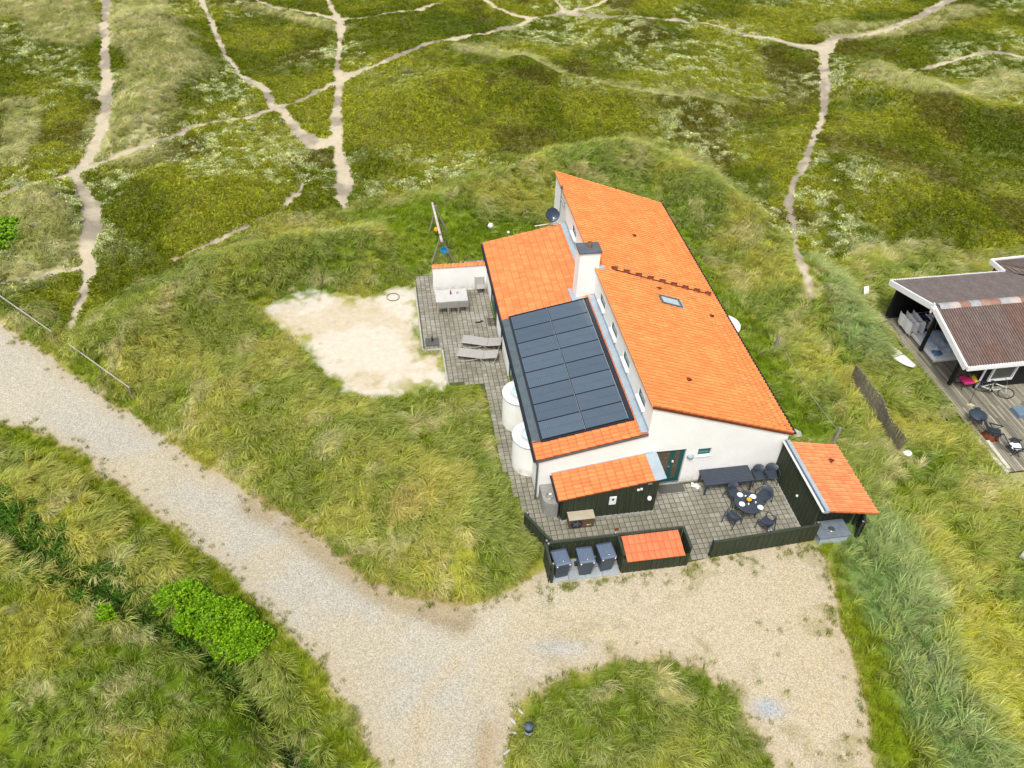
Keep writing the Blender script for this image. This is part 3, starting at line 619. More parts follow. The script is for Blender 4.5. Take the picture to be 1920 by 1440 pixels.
# bushes: crowns of small leaf rosettes on stems
LEAFM = mat('bright_leaf', (.20, .38, .012), .5, .35, 3, spec=.35, attr='shade'); STEM = mat('bush_stem', (.08, .06, .03), .9)
def bush(name, label, cx, cy, rx, ry, h, rot, nros, ls, z0=0., seed=1):
    rng = np.random.default_rng(seed); t = thing(name, label, 'bush', (cx, cy, z0), rot); mb = MB(); st = MB(); lob = [(rng.uniform(-.85, .85)*rx, rng.uniform(-.7, .7)*ry, rng.uniform(.35, .6)*min(rx, ry)) for _ in range(34)]
    for k in range(nros):
        lx, ly, lr = lob[rng.integers(len(lob))]; a = rng.uniform(0, 6.28); e = rng.uniform(-.1, 1.45)
        px, py = lx+lr*math.cos(a)*math.cos(e), ly+lr*math.sin(a)*math.cos(e); q = (px/rx)**2+(py/ry)**2
        pz = h*(.55+.9*float(vnoise(np.array([px*2.6+seed]), np.array([py*2.6]), 6)[0]))*max(.15, (1-.55*q))*rng.uniform(.62, .98)*(.65+.35*math.sin(e))+rng.normal(0, .04)
        for j in range(9):
            b = rng.uniform(0, 6.28); el = rng.uniform(-.1, 1.1); d = Vector((math.cos(b)*math.cos(el), math.sin(b)*math.cos(el), math.sin(el))); s = d.cross(Vector((0, 0, 1))).normalized() if abs(d.z) < .99 else Vector((1, 0, 0))
            l = ls*rng.uniform(.7, 1.3); p = Vector((px, py, pz)); up = s.cross(d)*l*.12
            mb.add([p, p+d*l*.55-s*l*.30+up, p+d*l, p+d*l*.55+s*l*.30+up], [(0, 1, 2), (0, 2, 3)])
        if k % (14 if nros > 1000 else 10**6) == 0: st.tube((px*.5, py*.5, -.05), (px, py, pz), .012, .006, 4)
    mb.build('crown', LEAFB, t); st.build('stem', STEM, t); return t
LEAFB = bpy.data.materials.new('rose_leaf'); LEAFB.use_nodes = True
def _lb():
    t = LEAFB.node_tree; N, L = t.nodes, t.links; b = N['Principled BSDF']; b.inputs['Roughness'].default_value = .5; b.inputs['Specular IOR Level'].default_value = .3
    g = N.new('ShaderNodeNewGeometry'); r = N.new('ShaderNodeValToRGB'); L.new(g.outputs['Random Per Island'], r.inputs[0]); e = r.color_ramp.elements
    e[0].color = (*lin(70, 116, 8), 1); e[1].color = (*lin(170, 206, 34), 1); q = e.new(.5); q.color = (*lin(118, 166, 12), 1)
    L.new(r.outputs[0], b.inputs['Base Color'])
    tr = N.new('ShaderNodeBsdfTranslucent'); L.new(r.outputs[0], tr.inputs['Color']); ms = N.new('ShaderNodeMixShader'); ms.inputs[0].default_value = .3
    L.new(b.outputs[0], ms.inputs[1]); L.new(tr.outputs[0], ms.inputs[2]); L.new(ms.outputs[0], N['Material Output'].inputs['Surface'])
_lb()
bush('rose_bush', 'large bright green rounded bush between the ditch and the gravel track', -10.25, 15.35, 2.6, .95, .95, R(-27), 3600, .085, 0., 3)
bush('young_shrub', 'small bright green shrub alone in the meadow left of the ditch', -13.7, 14.9, .35, .3, .4, 0, 60, .13, float(height(np.array([-13.7]), np.array([14.9]))[0])+.15, 4)
q = at_t(10, 440); bush('willow_shrub', 'mid green shrub at the left edge beside the sandy footpath', q[0], q[1], 1.5, 1.3, .6, 0, 420, .16, q[2], 5)
# ------------------------------------------------------------------ paving
def inpoly(v, u, P):
    c = False
    for k in range(len(P)):
        a, b = P[k], P[(k+1) % len(P)]
        if (a[1] > u) != (b[1] > u) and v < (b[0]-a[0])*(u-a[1])/(b[1]-a[1])+a[0]: c = not c
    return c
def sd_grid(name, label, cat, z):
    t = thing(name, label, cat, (X0, Y0, z), TH); return t
pb = MB()
ear = PAT
patio = bpy.data.objects.new('patio', None)
import bmesh
bm = bmesh.new(); vs = [bm.verts.new((p[0], p[1], .004)) for p in PAT]; bm.faces.new(vs); bmesh.ops.triangulate(bm, faces=bm.faces[:])
pme = bpy.data.meshes.new('patio'); bm.to_mesh(pme); bm.free(); pme.materials.append(JOINT)
patio = bpy.data.objects.new('patio', pme); COL.objects.link(patio); patio.location = (X0, Y0, .012); patio.rotation_euler = (0, 0, TH)
tag(patio, 'grey block paved terrace wrapping the left and front of the house', 'patio', kind='structure')
PS = .235
def paver_mesh():
    mb = MB(); g = .013; mb.bbox(g, g, -.02, PS-g, PS-g, .022, .012); me = mb.mesh('paver', PAVE)
    a = me.attributes.new('tv', 'FLOAT', 'POINT'); return me
PM = paver_mesh(); plist = []
vv = -4.0
rows = int(22.5/PS)
for j in range(rows):
    u = -4.1+j*PS
    for i in range(int(14.6/PS)):
        v = -4.0+i*PS
        if all(inpoly(v+a, u+b, PAT) for a in (.03, PS-.03) for b in (.03, PS-.03)):
            if 0.8 < v < 4.3 and -1.3 < u < 0: continue
            plist.append((v, u))
plist.sort(key=lambda p: (hw(*p)[0])**2+(hw(*p)[1])**2)
for v, u in plist[:300]:
    part('paver', PM, patio, Matrix.Translation((v, u, .006+random.uniform(-.003, .003))) @ Matrix.Rotation(random.uniform(-.012, .012), 4, 'Z'))
mb = MB(); tv = []
for v, u in plist[300:]:
    g = .013+random.uniform(-.003, .003); dz = random.uniform(-.003, .003)
    mb.bbox(v+g, u+g, -.015, v+PS-g, u+PS-g, .028+dz, .012); tv += [random.random()]*12
o = mb.build('paver', PAVE, patio); o['kind'] = 'stuff'; a = o.data.attributes.new('tv', 'FLOAT', 'POINT'); a.data.foreach_set('value', tv)
# edging kerb round the sand side
kb = thing('garden_edging', 'pale concrete edging strip between the paved terrace and the bare sand', 'kerb', (X0, Y0, 0), TH)
for (a, b) in [((-3.86, 15.3), (-3.86, 9.93)), ((-3.86, 9.93), (-2.90, 9.93)), ((-2.90, 9.86), (-2.90, 7.2))]:
    L_ = math.dist(a, b); n = max(1, round(L_/.95)); d = ((b[0]-a[0])/L_, (b[1]-a[1])/L_)
    for k in range(n):
        s0 = k*L_/n+.006; s1 = (k+1)*L_/n-.006; M = Matrix.Translation((a[0], a[1], 0)) @ Matrix.Rotation(math.atan2(d[1], d[0]), 4, 'Z')
        MB().bbox(s0, -.04, -.05, s1, .04, .075, .01, M=M).build('edging_stone', CONC, kb)
# bin slabs
sl = thing('bin_slab_paving', 'blue-grey concrete slabs under the three wheelie bins', 'paving', (X0, Y0, 0), TH)
for k in range(4): MB().bbox(-.17+k*.66+.01, -4.1, 0, -.17+(k+1)*.66-.01, -3.66, .055, .01).build('slab', SLAB, sl)
for k in range(4): MB().bbox(-.17+k*.66+.01, -3.645, 0, -.17+(k+1)*.66-.01, -3.2, .055, .01).build('slab', SLAB, sl)
# ------------------------------------------------------------------ main house (house frame: x = v, y = u)
WL, WM, LM, LL, E1, T1, RH, E2 = 4.30, 6.145, 18.495, 15.612, 2.339, 3.262, 4.769, 2.52
WT = WL+WM
house = thing('house', 'white rendered holiday house with two orange tiled roofs and solar panels', 'house', (X0, Y0, 0), TH)
def extr(mb, poly, u0, u1, mi=0):              # polygon in (v,z) extruded along u
    n = len(poly); vs = [(v, u0, z) for v, z in poly]+[(v, u1, z) for v, z in poly]
    mb.add(vs, [tuple(range(n)), tuple(reversed(range(n, 2*n)))]+[(k, n+k, n+(k+1) % n, (k+1) % n) for k in range(n)], mi); return mb
# front gable with door and window openings (segments butted)
def zroof(v): return E1+(T1-E1)*v/WL if v <= WL else RH+(v-WL)*(E2-RH)/WM
wt = .3
def gable(u0, u1, holes, v0, v1):
    mb = MB(); xs = sorted({v0, v1, WL}|{a for h in holes for a in h[:2]}); xs = [x for x in xs if v0 <= x <= v1]
    for a, b in zip(xs[:-1], xs[1:]):
        m = (a+b)/2; hs_ = [h for h in holes if h[0] <= m <= h[1]]
        ra = zroof(a) if not (a == WL and m > WL) else RH; rb = zroof(b) if not (b == WL and m < WL) else T1
        if a == WL: ra = RH
        ra -= .03; rb -= .03
        z = 0.
        for h in sorted(hs_, key=lambda h: h[2]):
            if h[2] > z: mb.box(a, u0, z, b, u1, h[2])
            z = h[3]
        extr(mb, [(a, z), (b, z), (b, rb), (a, ra)], u0, u1)
    return mb
DOOR = (4.80, 6.10, .04, 2.10); FWIN = (6.62, 7.18, 1.6, 2.02)
gable(0, wt, [DOOR, FWIN], 0, WT).build('wall', WHITE, house)
MB().box(WT-wt, wt, 0, WT, LM, E2-.03+.0).build('wall', WHITE, house)
mb = MB(); extr(mb, [(WL, 0), (WT-wt, 0), (WT-wt, zroof(WT-wt)-.04), (WL, RH-.04)], LM-wt, LM); mb.build('wall', WHITE, house)
# left wall with glazed openings
lw = [(1.0, .0, 0, 0)]
LW = [(2.95, 3.6, .05, 2.1), (6.2, 7.6, .05, 2.1), (9.3, 10.2, .05, 2.1), (11.2, 13.6, .05, 2.1), (14.9, 15.35, .05, 2.1)]
mb = MB(); y = wt
for a, b, z0, z1 in LW:
    mb.box(0, y, 0, wt, a, E1-.05); mb.box(0, a, z1, wt, b, E1-.05); y = b
mb.box(0, y, 0, wt, LL, E1-.05); mb.build('wall', WHITE, house)
mb = MB(); extr(mb, [(wt, 0), (WL, 0), (WL, zroof(WL)-.04), (wt, zroof(wt)-.06)], LL-wt, LL); mb.build('wall', WHITE, house)
for a, b, z0, z1 in LW:
    f = MB(); fw = .07
    f.box(.06, a, z0, .14, a+fw, z1); f.box(.06, b-fw, z0, .14, b, z1); f.box(.06, a+fw, z1-fw, .14, b-fw, z1); f.box(.06, a+fw, z0, .14, b-fw, z0+fw)
    n = max(1, round((b-a)/1.0))
    for k in range(1, n): yy_ = a+(b-a)*k/n; f.box(.06, yy_-.04, z0+fw, .14, yy_+.04, z1-fw)
    fo = f.build('window', TEAL, house); MB().box(.09, a+fw, z0+fw, .11, b-fw, z1-fw).build('pane', PANE, fo)
# clerestory wall with windows
CW = [(.85, 1.75), (3.2, 4.1), (5.2, 6.1), (7.3, 8.2), (10.8, 11.7), (13.3, 14.2)]
mb = MB(); y = wt; zt = RH-.135
for a, b in CW:
    mb.box(WL, y, 0, WL+.14, a, zt); mb.box(WL, a, 0, WL+.14, b, 3.72); mb.box(WL, a, 4.18, WL+.14, b, zt); y = b
mb.box(WL, y, 0, WL+.14, LM-wt, zt); mb.build('wall', WHITE, house)
for a, b in CW:
    f = MB(); f.box(WL+.04, a, 3.72, WL+.11, a+.05, 4.18); f.box(WL+.04, b-.05, 3.72, WL+.11, b, 4.18); f.box(WL+.04, a+.05, 3.72, WL+.11, b-.05, 3.78); f.box(WL+.04, a+.05, 4.12, WL+.11, b-.05, 4.18)
    fo = f.build('window', TEAL, house); MB().box(WL+.06, a+.05, 3.78, WL+.08, b-.05, 4.12).build('pane', PANE, fo)
    MB().box(WL-.11, a-.04, 3.63, WL+.038, b+.04, 3.715).build('sill', WHITEP, fo)
# plinth line
MB().box(-.012, -.012, 0, WT+.012, 0.0, .10).build('plinth', CONC, house)
# roofs: underlay slabs then clay tiles
def slab_roof(name, v0, z0, v1, z1, u0, u1, th, m, parent):
    mb = MB(); extr(mb, [(v0, z0-th), (v1, z1-th), (v1, z1), (v0, z0)], u0, u1); return mb.build(name, m, parent)
lean = slab_roof('lean_to_roof', -.10, E1-.02+.0, WL, T1-.0, -.05, LL+.05, .12, UNDER, house)
main = slab_roof('main_roof', WL-.06, RH+.01, WT+.12, E2-.03, -.05, LM+.05, .12, UNDER, house)
TW, TLN = .206, .345
def tile_mesh(w_, l_, m):
    # local: x across, y down the slope, z up; bevelled lower edge and right flank carry the painted shade lines
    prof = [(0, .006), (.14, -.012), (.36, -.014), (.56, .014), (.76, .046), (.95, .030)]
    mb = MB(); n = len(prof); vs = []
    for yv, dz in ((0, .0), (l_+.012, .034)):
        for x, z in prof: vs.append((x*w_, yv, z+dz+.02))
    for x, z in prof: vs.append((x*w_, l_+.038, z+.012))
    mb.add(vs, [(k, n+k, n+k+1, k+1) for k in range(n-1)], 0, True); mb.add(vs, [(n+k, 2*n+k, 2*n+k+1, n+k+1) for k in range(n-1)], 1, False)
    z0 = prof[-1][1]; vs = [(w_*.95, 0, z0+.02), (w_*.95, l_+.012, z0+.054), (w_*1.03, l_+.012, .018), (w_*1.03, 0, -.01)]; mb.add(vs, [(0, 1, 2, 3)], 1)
    me = mb.mesh('roof_tile', [m, TILE_EDGE_SHADE]); me.attributes.new('tv', 'FLOAT', 'POINT'); return me
def plane_M(o, ax, ay):
    ax = Vector(ax).normalized(); ay = Vector(ay).normalized(); az = ax.cross(ay)
    return Matrix(((ax.x, ay.x, az.x, o[0]), (ax.y, ay.y, az.y, o[1]), (ax.z, ay.z, az.z, o[2]), (0, 0, 0, 1)))
def tile_list(o, ax, ay, W, L, tw, tl, skip=None):
    """o: top corner, ax along ridge, ay downslope"""
    ax = Vector(ax).normalized(); ay = Vector(ay).normalized(); out = []; nc = round(W/tw); tw = W/nc; nr = max(1, round(L/tl)); tl = L/nr
    for r in range(nr):
        for c in range(nc):
            p = Vector(o)+ax*(c*tw)+ay*(r*tl)
            if skip and skip((c+.5)*tw, (r+.5)*tl): continue
            out.append(plane_M(p+ax*random.uniform(-.003, .003)+Vector((0, 0, random.uniform(-.003, .003))), ax, ay) @ Matrix.Rotation(random.uniform(-.008, .008), 4, 'Z'))
    return out, tw, tl
def tiles_as(items, mesh, parent_world, limit=300, own=None):
    cw = Vector((0, 0, CH)); items.sort(key=lambda it: ((parent_world @ it[0]).translation-cw).length)
    for M_, par, me in items[:limit]: part('roof_tile', me, par, M_)
    rest = {}
    for M_, par, me in items[limit:]: rest.setdefault(par.name, (par, []))[1].append((M_, me))
    for par, L_ in rest.values():
        V, Fc, tv = [], [], []; sm = []; mi = []
        for M_, me in L_:
            o_ = len(V); V += [tuple(M_ @ v.co) for v in me.vertices]; r = random.random(); tv += [r]*len(me.vertices)
            for p in me.polygons: Fc.append(tuple(i+o_ for i in p.vertices)); sm.append(p.use_smooth); mi.append(p.material_index)
        m2 = bpy.data.meshes.new('roof_tile'); m2.from_pydata(V, [], Fc); m2.polygons.foreach_set('use_smooth', sm); [m2.materials.append(q) for q in L_[0][1].materials]; m2.polygons.foreach_set('material_index', mi)
        a = m2.attributes.new('tv', 'FLOAT', 'POINT'); a.data.foreach_set('value', tv); o = part('roof_tile', m2, par); o['kind'] = 'stuff'
HM = Matrix.Translation((X0, Y0, 0)) @ Matrix.Rotation(TH, 4, 'Z')
S0, S1, P0, P1 = .87, 8.909, .28, 3.79
ds = Vector((-WL, 0, -(T1-E1))); lsl = ds.length
# lean-to: ridge axis along +u reversed so that z points up (ax x ay up)
def skip_pv(c, r):     # c along -u from LL ; r downslope from top (v = WL - ...)
    u = LL+.05-c; v = WL-r*WL/lsl
    return (S0+.1 < u < S1-.05 and v < P1-.25) or (9.2 < u < 10.0 and v > 3.5)
tl1, a_, b_ = tile_list((WL, -.05, T1), (0, 1, 0), (-WL-.1, 0, -(T1-E1)*(WL+.1)/WL), LL+.1, lsl+.1, TW, TLN, lambda c, r: skip_pv(LL+.1-c, r))
tmA = tile_mesh(a_, b_, TILE)
dm = Vector((WM+.12, 0, (E2-RH)*(WM+.12)/WM)); msl = dm.length
SKY = (7.45, 8.1, 7.05, 8.1)
tl2, a2, b2 = tile_list((WL-.06, LM+.05, RH+.01), (0, -1, 0), tuple(dm), LM+.1, msl+.06, TW, TLN, lambda c, r: (SKY[0]+.1 < LM+.05-c < SKY[1]-.1 and SKY[2]+.1 < WL+r*.94 < SKY[3]-.1))
tmB = tile_mesh(a2, b2, TILE_MAIN)
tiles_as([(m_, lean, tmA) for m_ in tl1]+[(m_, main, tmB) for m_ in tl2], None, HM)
# flashing between lean-to and clerestory, split round the chimney
for a, b in ((0.0, 9.1), (10.1, LL)):
    MB().box(WL-.30, a, 0, WL-.005, b, .02, M=Matrix.Translation((0, 0, T1+.055)) @ Matrix.Rotation(0, 4, 'Y')).box(WL-.03, a, T1, WL-.004, b, T1+.22).build('flashing', LEAD, house)
mb = MB()
for a, b in ((.95, .9), ): pass
# ridge cap trim along the top of the main roof, verge trims
MB().box(WL-.10, -.06, RH-.05, WL-.05, LM+.06, RH+.055).build('ridge_trim', TILE_MAIN, house)
sv = MB(); extr(sv, [(-.12, E1-.13), (WL, T1-.10), (WL, T1+.0), (-.12, E1-.03)], -.075, -.052); sv.build('verge_board', ZINC, house)
sv = MB(); extr(sv, [(WL-.05, RH-.12), (WT+.14, E2-.17), (WT+.14, E2-.07), (WL-.05, RH-.02)], -.075, -.052); sv.build('verge_board', BROWN, house)
# gutters and downpipes
def gutter(v, z, u0, u1, parent, r=.07):
    mb = MB(); n = 7; vs = []
    for u in (u0, u1):
        for k in range(n): t = math.pi+math.pi*k/(n-1); vs.append((v+r*math.cos(t), u, z+r*math.sin(t)))
    mb.add(vs, [(k, k+1, n+k+1, n+k) for k in range(n-1)], 0, True)
    vs2 = [(x+(.008 if x > v else -.008), y_, z_-.008) for x, y_, z_ in vs]; mb.add(vs2, [(n+k, n+k+1, k+1, k) for k in range(n-1)], 0, True)
    return mb.build('gutter', DARKM, parent)
gutter(-.18, E1-.02, -.06, LL+.05, house); gutter(WT+.2, E2-.06, -.06, LM+.05, house)
mb = MB(); mb.path([(-.14, -.06, E1-.08), (-.07, -.06, E1-.28), (-.07, -.06, .05)], .04, 8); mb.build('downpipe', ZINC, house)
mb = MB(); mb.path([(-.18, LL-.1, E1-.08), (-.07, LL-.1, E1-.25), (-.07, LL-.1, .05)], .04, 8); mb.build('downpipe', ZINC, house)
# solar array in the lean-to roof plane
slp = (T1-E1)/WL; ang = math.atan(slp); cs = math.cos(ang)
PVM = Matrix.Translation((0, 0, E1)) @ Matrix.Rotation(-ang, 4, 'Y')         # x up the slope, y = u
arr = MB(); x0_, x1_ = P0/cs, P1/cs
arr.box(x0_, S0, .055, x1_+.16, S1, .085); arr.box(x1_+.02, S0-.02, .085, x1_+.19, S1+.02, .13); arr.box(x0_-.07, S0-.0, .05, x0_, S1, .13); arr.box(x0_-.07, S1, .06, x1_+.19, S1+.06, .15); arr.box(x0_-.05, S0-.07, .05, x1_+.19, S0-.02, .095)
so = arr.build('solar_mounting', DARKM, lean, PVM)
pw_, ph = (x1_-x0_)/2, (S1-S0)/8
def pv_mesh():
    mb = MB(); W, H = pw_-.03, ph-.025
    mb.box(0, 0, 0, W, .018, .035, 1).box(0, H-.018, 0, W, H, .035, 1).box(0, .018, 0, .018, H-.018, .035, 1).box(W-.018, .018, 0, W, H-.018, .035, 1)
    mb.box(.018, .018, 0, W-.018, H-.018, .03, 0)
    n = 22
    for k in range(1, n): x = .018+(W-.036)*k/n; mb.box(x-.0035, .018, .03, x+.0035, H-.018, .0312, 1)
    mb.box(.018, H/2-.004, .0312, W-.018, H/2+.004, .0318, 1)
    return mb.mesh('solar_panel', [GLASSPV, PVLINE])
pvm = pv_mesh()
for i in range(2):
    for j in range(8):
        part('solar_panel', pvm, lean, PVM @ Matrix.Translation((x0_+i*pw_+.012, S0+j*ph+.012, .105)))
for i in (1, 2): MB().box(x0_+i*pw_-.018+(-.0 if i == 1 else -.02), S0, .125, x0_+i*pw_-.004+(-.0 if i == 1 else -.02), S1, .148).build('rail', ALU, lean, PVM)
MB().box(-.12, S0-.0, .03, x0_-.075, S1, .085).build('eave_flashing', ZINC, lean, PVM)
# ventilation tiles, snow row, rooflight
def onroof(u, v, dz=0.): return (v, u, RH+(v-WL)*(E2-RH)/WM+dz)
sa = math.atan((RH-E2)/WM)
def vent_mesh():
    mb = MB(); mb.add([(-.13, -.10, .03), (.12, -.13, .03), (.12, .13, .03), (-.13, .10, .03), (-.02, -.05, .12), (.13, -.09, .15), (.13, .09, .15), (-.02, .05, .12)], [(4, 5, 6, 7), (0, 1, 5, 4), (1, 2, 6, 5), (2, 3, 7, 6), (3, 0, 4, 7)]); return mb.mesh('vent_tile', BROWN)
vm = vent_mesh()
for k in range(9):
    f_ = k/8; v = 5.22+(10.15-5.22)*f_; u = 9.5-.10*f_
    part('vent_tile', vm, main, Matrix.Translation(onroof(u, v, .035)) @ Matrix.Rotation(sa, 4, 'Y') @ Matrix.Rotation(R(-25), 4, 'Z') @ Matrix.Scale(1.1, 4))
MB().box(0, -.02, .035, 5.3, .02, .075).build('ridge_line', BROWN, main, Matrix.Translation(onroof(9.42, 5.1, .0)) @ Matrix.Rotation(sa, 4, 'Y'))
for u, v in ((13.45, 7.4), (8.75, 7.3), (7.43, 9.6), (2.04, 6.47)):
    part('vent_tile', vm, main, Matrix.Translation(onroof(u, v, .03)) @ Matrix.Rotation(sa, 4, 'Y') @ Matrix.Rotation(R(-60), 4, 'Z') @ Matrix.Scale(.8, 4))
SM = Matrix.Translation(onroof(SKY[0], SKY[2])) @ Matrix.Rotation(sa, 4, 'Y'); sw_, sh_ = (SKY[3]-SKY[2])/math.cos(sa), SKY[1]-SKY[0]
mb = MB(); mb.box(0, 0, 0, sw_, .08, .12).box(0, sh_-.08, 0, sw_, sh_, .12).box(0, .08, 0, .08, sh_-.08, .12).box(sw_-.10, .08, 0, sw_, sh_-.08, .12); ro = mb.build('rooflight', ZINC, main, SM)
MB().box(.08, .08, .04, sw_-.1, sh_-.08, .09).build('pane', SKYL, ro); MB().box(sw_, -.02, .045, sw_+.12, sh_+.02, .075).build('apron', LEAD, ro)
# chimney
ch = MB(); CU0, CU1, CV0, CV1, CZ = 9.20, 9.92, 3.44, 4.40, 5.62
ch.box(CV0, CU0, 2.6, CV1, CU1, CZ); cho = ch.build('chimney', WHITE, house)
MB().bbox(CV0-.06, CU0-.06, CZ, CV1+.06, CU1+.06, CZ+.10, .02).build('cap', SLATE, cho)
MB().lathe([(.11, 0), (.11, .22), (.085, .22), (.085, .0)], 14, (CV0+.52, CU0+.42, CZ+.10)).build('flue', mat('flue_clay', (.16, .09, .05), .7), cho)
MB().box(CV0-.22, CU0-.26, 2.95, CV1-.1, CU0-.002, 3.20).box(CV0-.22, CU0-.26, 2.9, CV0-.002, CU1+.1, 3.14).build('flashing', LEAD, cho)
MB().box(CV1+.002, CU0-.12, 4.70, CV1+.25, CU0+.12, 4.84).build('flashing', LEAD, cho)
# round bays
def bay(v, u, a0, a1, mirror=False):
    r, h = .78, 1.74; mb = MB(); mb.lathe([(r, 0), (r, h-.0)], 36, (v, u, 0)); o = mb.build('bay', WHITE, house)
    MB().lathe([(r+.03, h), (r+.03, h+.05), (r-.02, h+.09), (.40, h+.13), (.40, h+.10)], 36, (v, u, 0)).build('rim', WPL, o)
    MB().lathe([(r+.034, h-.035), (r+.034, h+.012)], 36, (v, u, 0)).build('trim', LEAD, o)
    MB().lathe([(.42, h+.09), (.38, h+.16), (.25, h+.22), (.0, h+.24)], 28, (v, u, 0)).build('dome', SKYG, o)
bay(.04, 4.5, 0, 0); bay(.06, 1.92, 0, 0); bay(10.72, 8.05, 0, 0)
# double door, window, lamp
d0, d1, z0, z1 = DOOR; f = MB(); f.box(d0, .10, z0, d0+.07, .18, z1).box(d1-.07, .10, z0, d1, .18, z1).box(d0+.07, .10, z1-.07, d1-.07, .18, z1).box(d0+.07, .10, z0, d1-.07, .18, z0+.05)
df = f.build('door', TEAL, house)
mid = d0+.80
for a, b, gm in ((d0+.075, mid, PANEB), (mid+.005, d1-.075, PANEB)):
    g = MB(); s = .10; g.box(a, .115, z0+.055, a+s, .165, z1-.075).box(b-s, .115, z0+.055, b, .165, z1-.075).box(a+s, .115, z1-.075-s, b-s, .165, z1-.075).box(a+s, .115, z0+.055, b-s, .165, z0+.055+.16); g.build('door_leaf', TEAL, df)
    MB().box(a+s, .13, z0+.215, b-s, .15, z1-.075-s).build('pane', gm, df)
mb = MB().box(mid-.07, .07, 1.0, mid-.04, .115, 1.06).box(mid-.16, .06, 1.02, mid-.04, .085, 1.05); mb.build('handle', CHROME, df)
MB().box(mid+.02, .06, 1.28, mid+.09, .114, 1.36).build('lock', WPL, df)
MB().bbox(d0-.02, -.12, 0, d1+.02, .1, .04, .008).build('doorstep', CONC, df)
d0, d1, z0, z1 = FWIN; f = MB(); f.box(d0, .08, z0, d0+.05, .15, z1).box(d1-.05, .08, z0, d1, .15, z1).box(d0+.05, .08, z1-.05, d1-.05, .15, z1).box(d0+.05, .08, z0, d1-.05, .15, z0+.05); wf = f.build('window', TEAL, house)
MB().box(d0+.05, .10, z0+.05, d1-.05, .12, z1-.05).build('pane', mat('green_glass', (.03, .16, .15), .1, spec=.8), wf); MB().box(d0-.03, -.05, z0-.05, d1+.03, .08, z0-.002).build('sill', WHITEP, wf)
lm = MB(); lm.lathe([(.0, .16), (.09, .15), (.14, .06), (.15, 0), (.13, 0)], 14, (6.32, -.005, 1.62), a0=math.pi, a1=2*math.pi); lm.build('wall_lamp', mat('lamp_grey', (.35, .40, .44), .4), house)
# satellite dish and aerial
dish = hthing('satellite_dish', 'dark blue satellite dish on the far corner of the low tiled roof', 'satellite dish', 3.55, LL+.06, 3.2)
mb = MB(); mb.lathe([(0, 0), (.14, .012), (.26, .045), (.37, .10), (.375, .105), (.36, .085), (.25, .03), (0, -.012)], 24); mb.build('dish', mat('dark_blue_metal', (.03, .05, .08), .4), dish, Matrix.Translation((0, 0, .62)) @ Matrix.Rotation(R(180), 4, 'Z') @ Matrix.Rotation(R(-62), 4, 'X') )
MB().tube((0, .05, -.15), (0, .05, .6), .022, n=8).build('mast', WPL, dish); MB().path([(0, -.1, .35), (0, -.38, .5), (0, -.42, .62)], .012).build('arm', WPL, dish); MB().tube((0, -.44, .62), (0, -.36, .68), .035, n=8).build('receiver', WPL, dish)
MB().path([(-.9, 0, .0), (-.2, 0, .08), (.5, 0, .1)], .02).build('bracket', WPL, dish)
aer = hthing('television_aerial', 'thin grey aerial mast with two side rods against the white back wall', 'aerial', 4.16, 16.5, 3.2)
MB().tube((0, 0, 0), (0, 0, 1.75), .018, n=6).build('mast', ZINC, aer); MB().path([(0, 0, 1.25), (.02, -.9, 1.25)], .012).tube((.02, -.88, 1.1), (.02, -.88, 1.4), .01, n=5).path([(0, 0, 1.0), (.02, -.8, .98)], .012).tube((.02, -.8, .85), (.02, -.8, 1.1), .01, n=5).build('rod', ZINC, aer)
MB().box(-.06, -.06, 1.68, .06, .06, 1.82).build('box', ZINC, aer)

# ------------------------------------------------------------------ green shed on the front gable
def boards(mb, a, b, z0, zt, th=.022, bw=.115, gap=.012, mi=0, side=1):
    """vertical boards from a to b (xy), height zt(t)"""
    L_ = math.dist(a, b); d = ((b[0]-a[0])/L_, (b[1]-a[1])/L_); nrm = (-d[1]*side, d[0]*side); n = max(1, round(L_/bw)); w_ = L_/n
    for k in range(n):
        s0, s1 = k*w_+gap/2, (k+1)*w_-gap/2; off = (0.0 if k % 2 else .012)
        P = [(a[0]+d[0]*s+nrm[0]*o, a[1]+d[1]*s+nrm[1]*o) for s, o in ((s0, off), (s1, off), (s1, off+th), (s0, off+th))]
        za, zb = zt(s0/L_), zt(s1/L_)
        vs = [(P[0][0], P[0][1], z0), (P[1][0], P[1][1], z0), (P[2][0], P[2][1], z0), (P[3][0], P[3][1], z0), (P[0][0], P[0][1], za), (P[1][0], P[1][1], zb), (P[2][0], P[2][1], zb), (P[3][0], P[3][1], za)]
        mb.add(vs, [(0, 1, 2, 3), (4, 5, 6, 7), (0, 4, 5, 1), (1, 5, 6, 2), (2, 6, 7, 3), (3, 7, 4, 0)], mi)
    return mb
shed = hthing('garden_shed', 'dark green boarded lean-to shed with orange tiled roof on the front gable', 'shed', 0, 0)
SV0, SV1, SU, ZL, ZR = .74, 4.55, -1.34, 1.42, 2.06
mb = MB(); extr(mb, [(SV0+.03, .12), (SV1-.03, .12), (SV1-.03, ZR-.06), (SV0+.03, ZL-.06)], SU+.04, -.02); mb.build('core', GREENW, shed)
MB().box(SV0-.02, SU-.04, 0, SV1+.02, -.015, .12).build('plinth', CONC, shed)
mb = MB(); boards(mb, (SV0, SU), (SV1, SU), .12, lambda t: ZL-.03+(ZR-ZL)*t, side=-1); o = mb.build('boards', GREENW, shed); o['kind'] = 'stuff'
mb = MB(); boards(mb, (SV1, SU), (SV1, -.02), .12, lambda t: ZR-.04, side=-1); o = mb.build('boards', GREENW, shed); o['kind'] = 'stuff'
mb = MB(); boards(mb, (SV0, SU), (SV0, -.02), .12, lambda t: ZL-.04, side=1); o = mb.build('boards', GREENW, shed); o['kind'] = 'stuff'
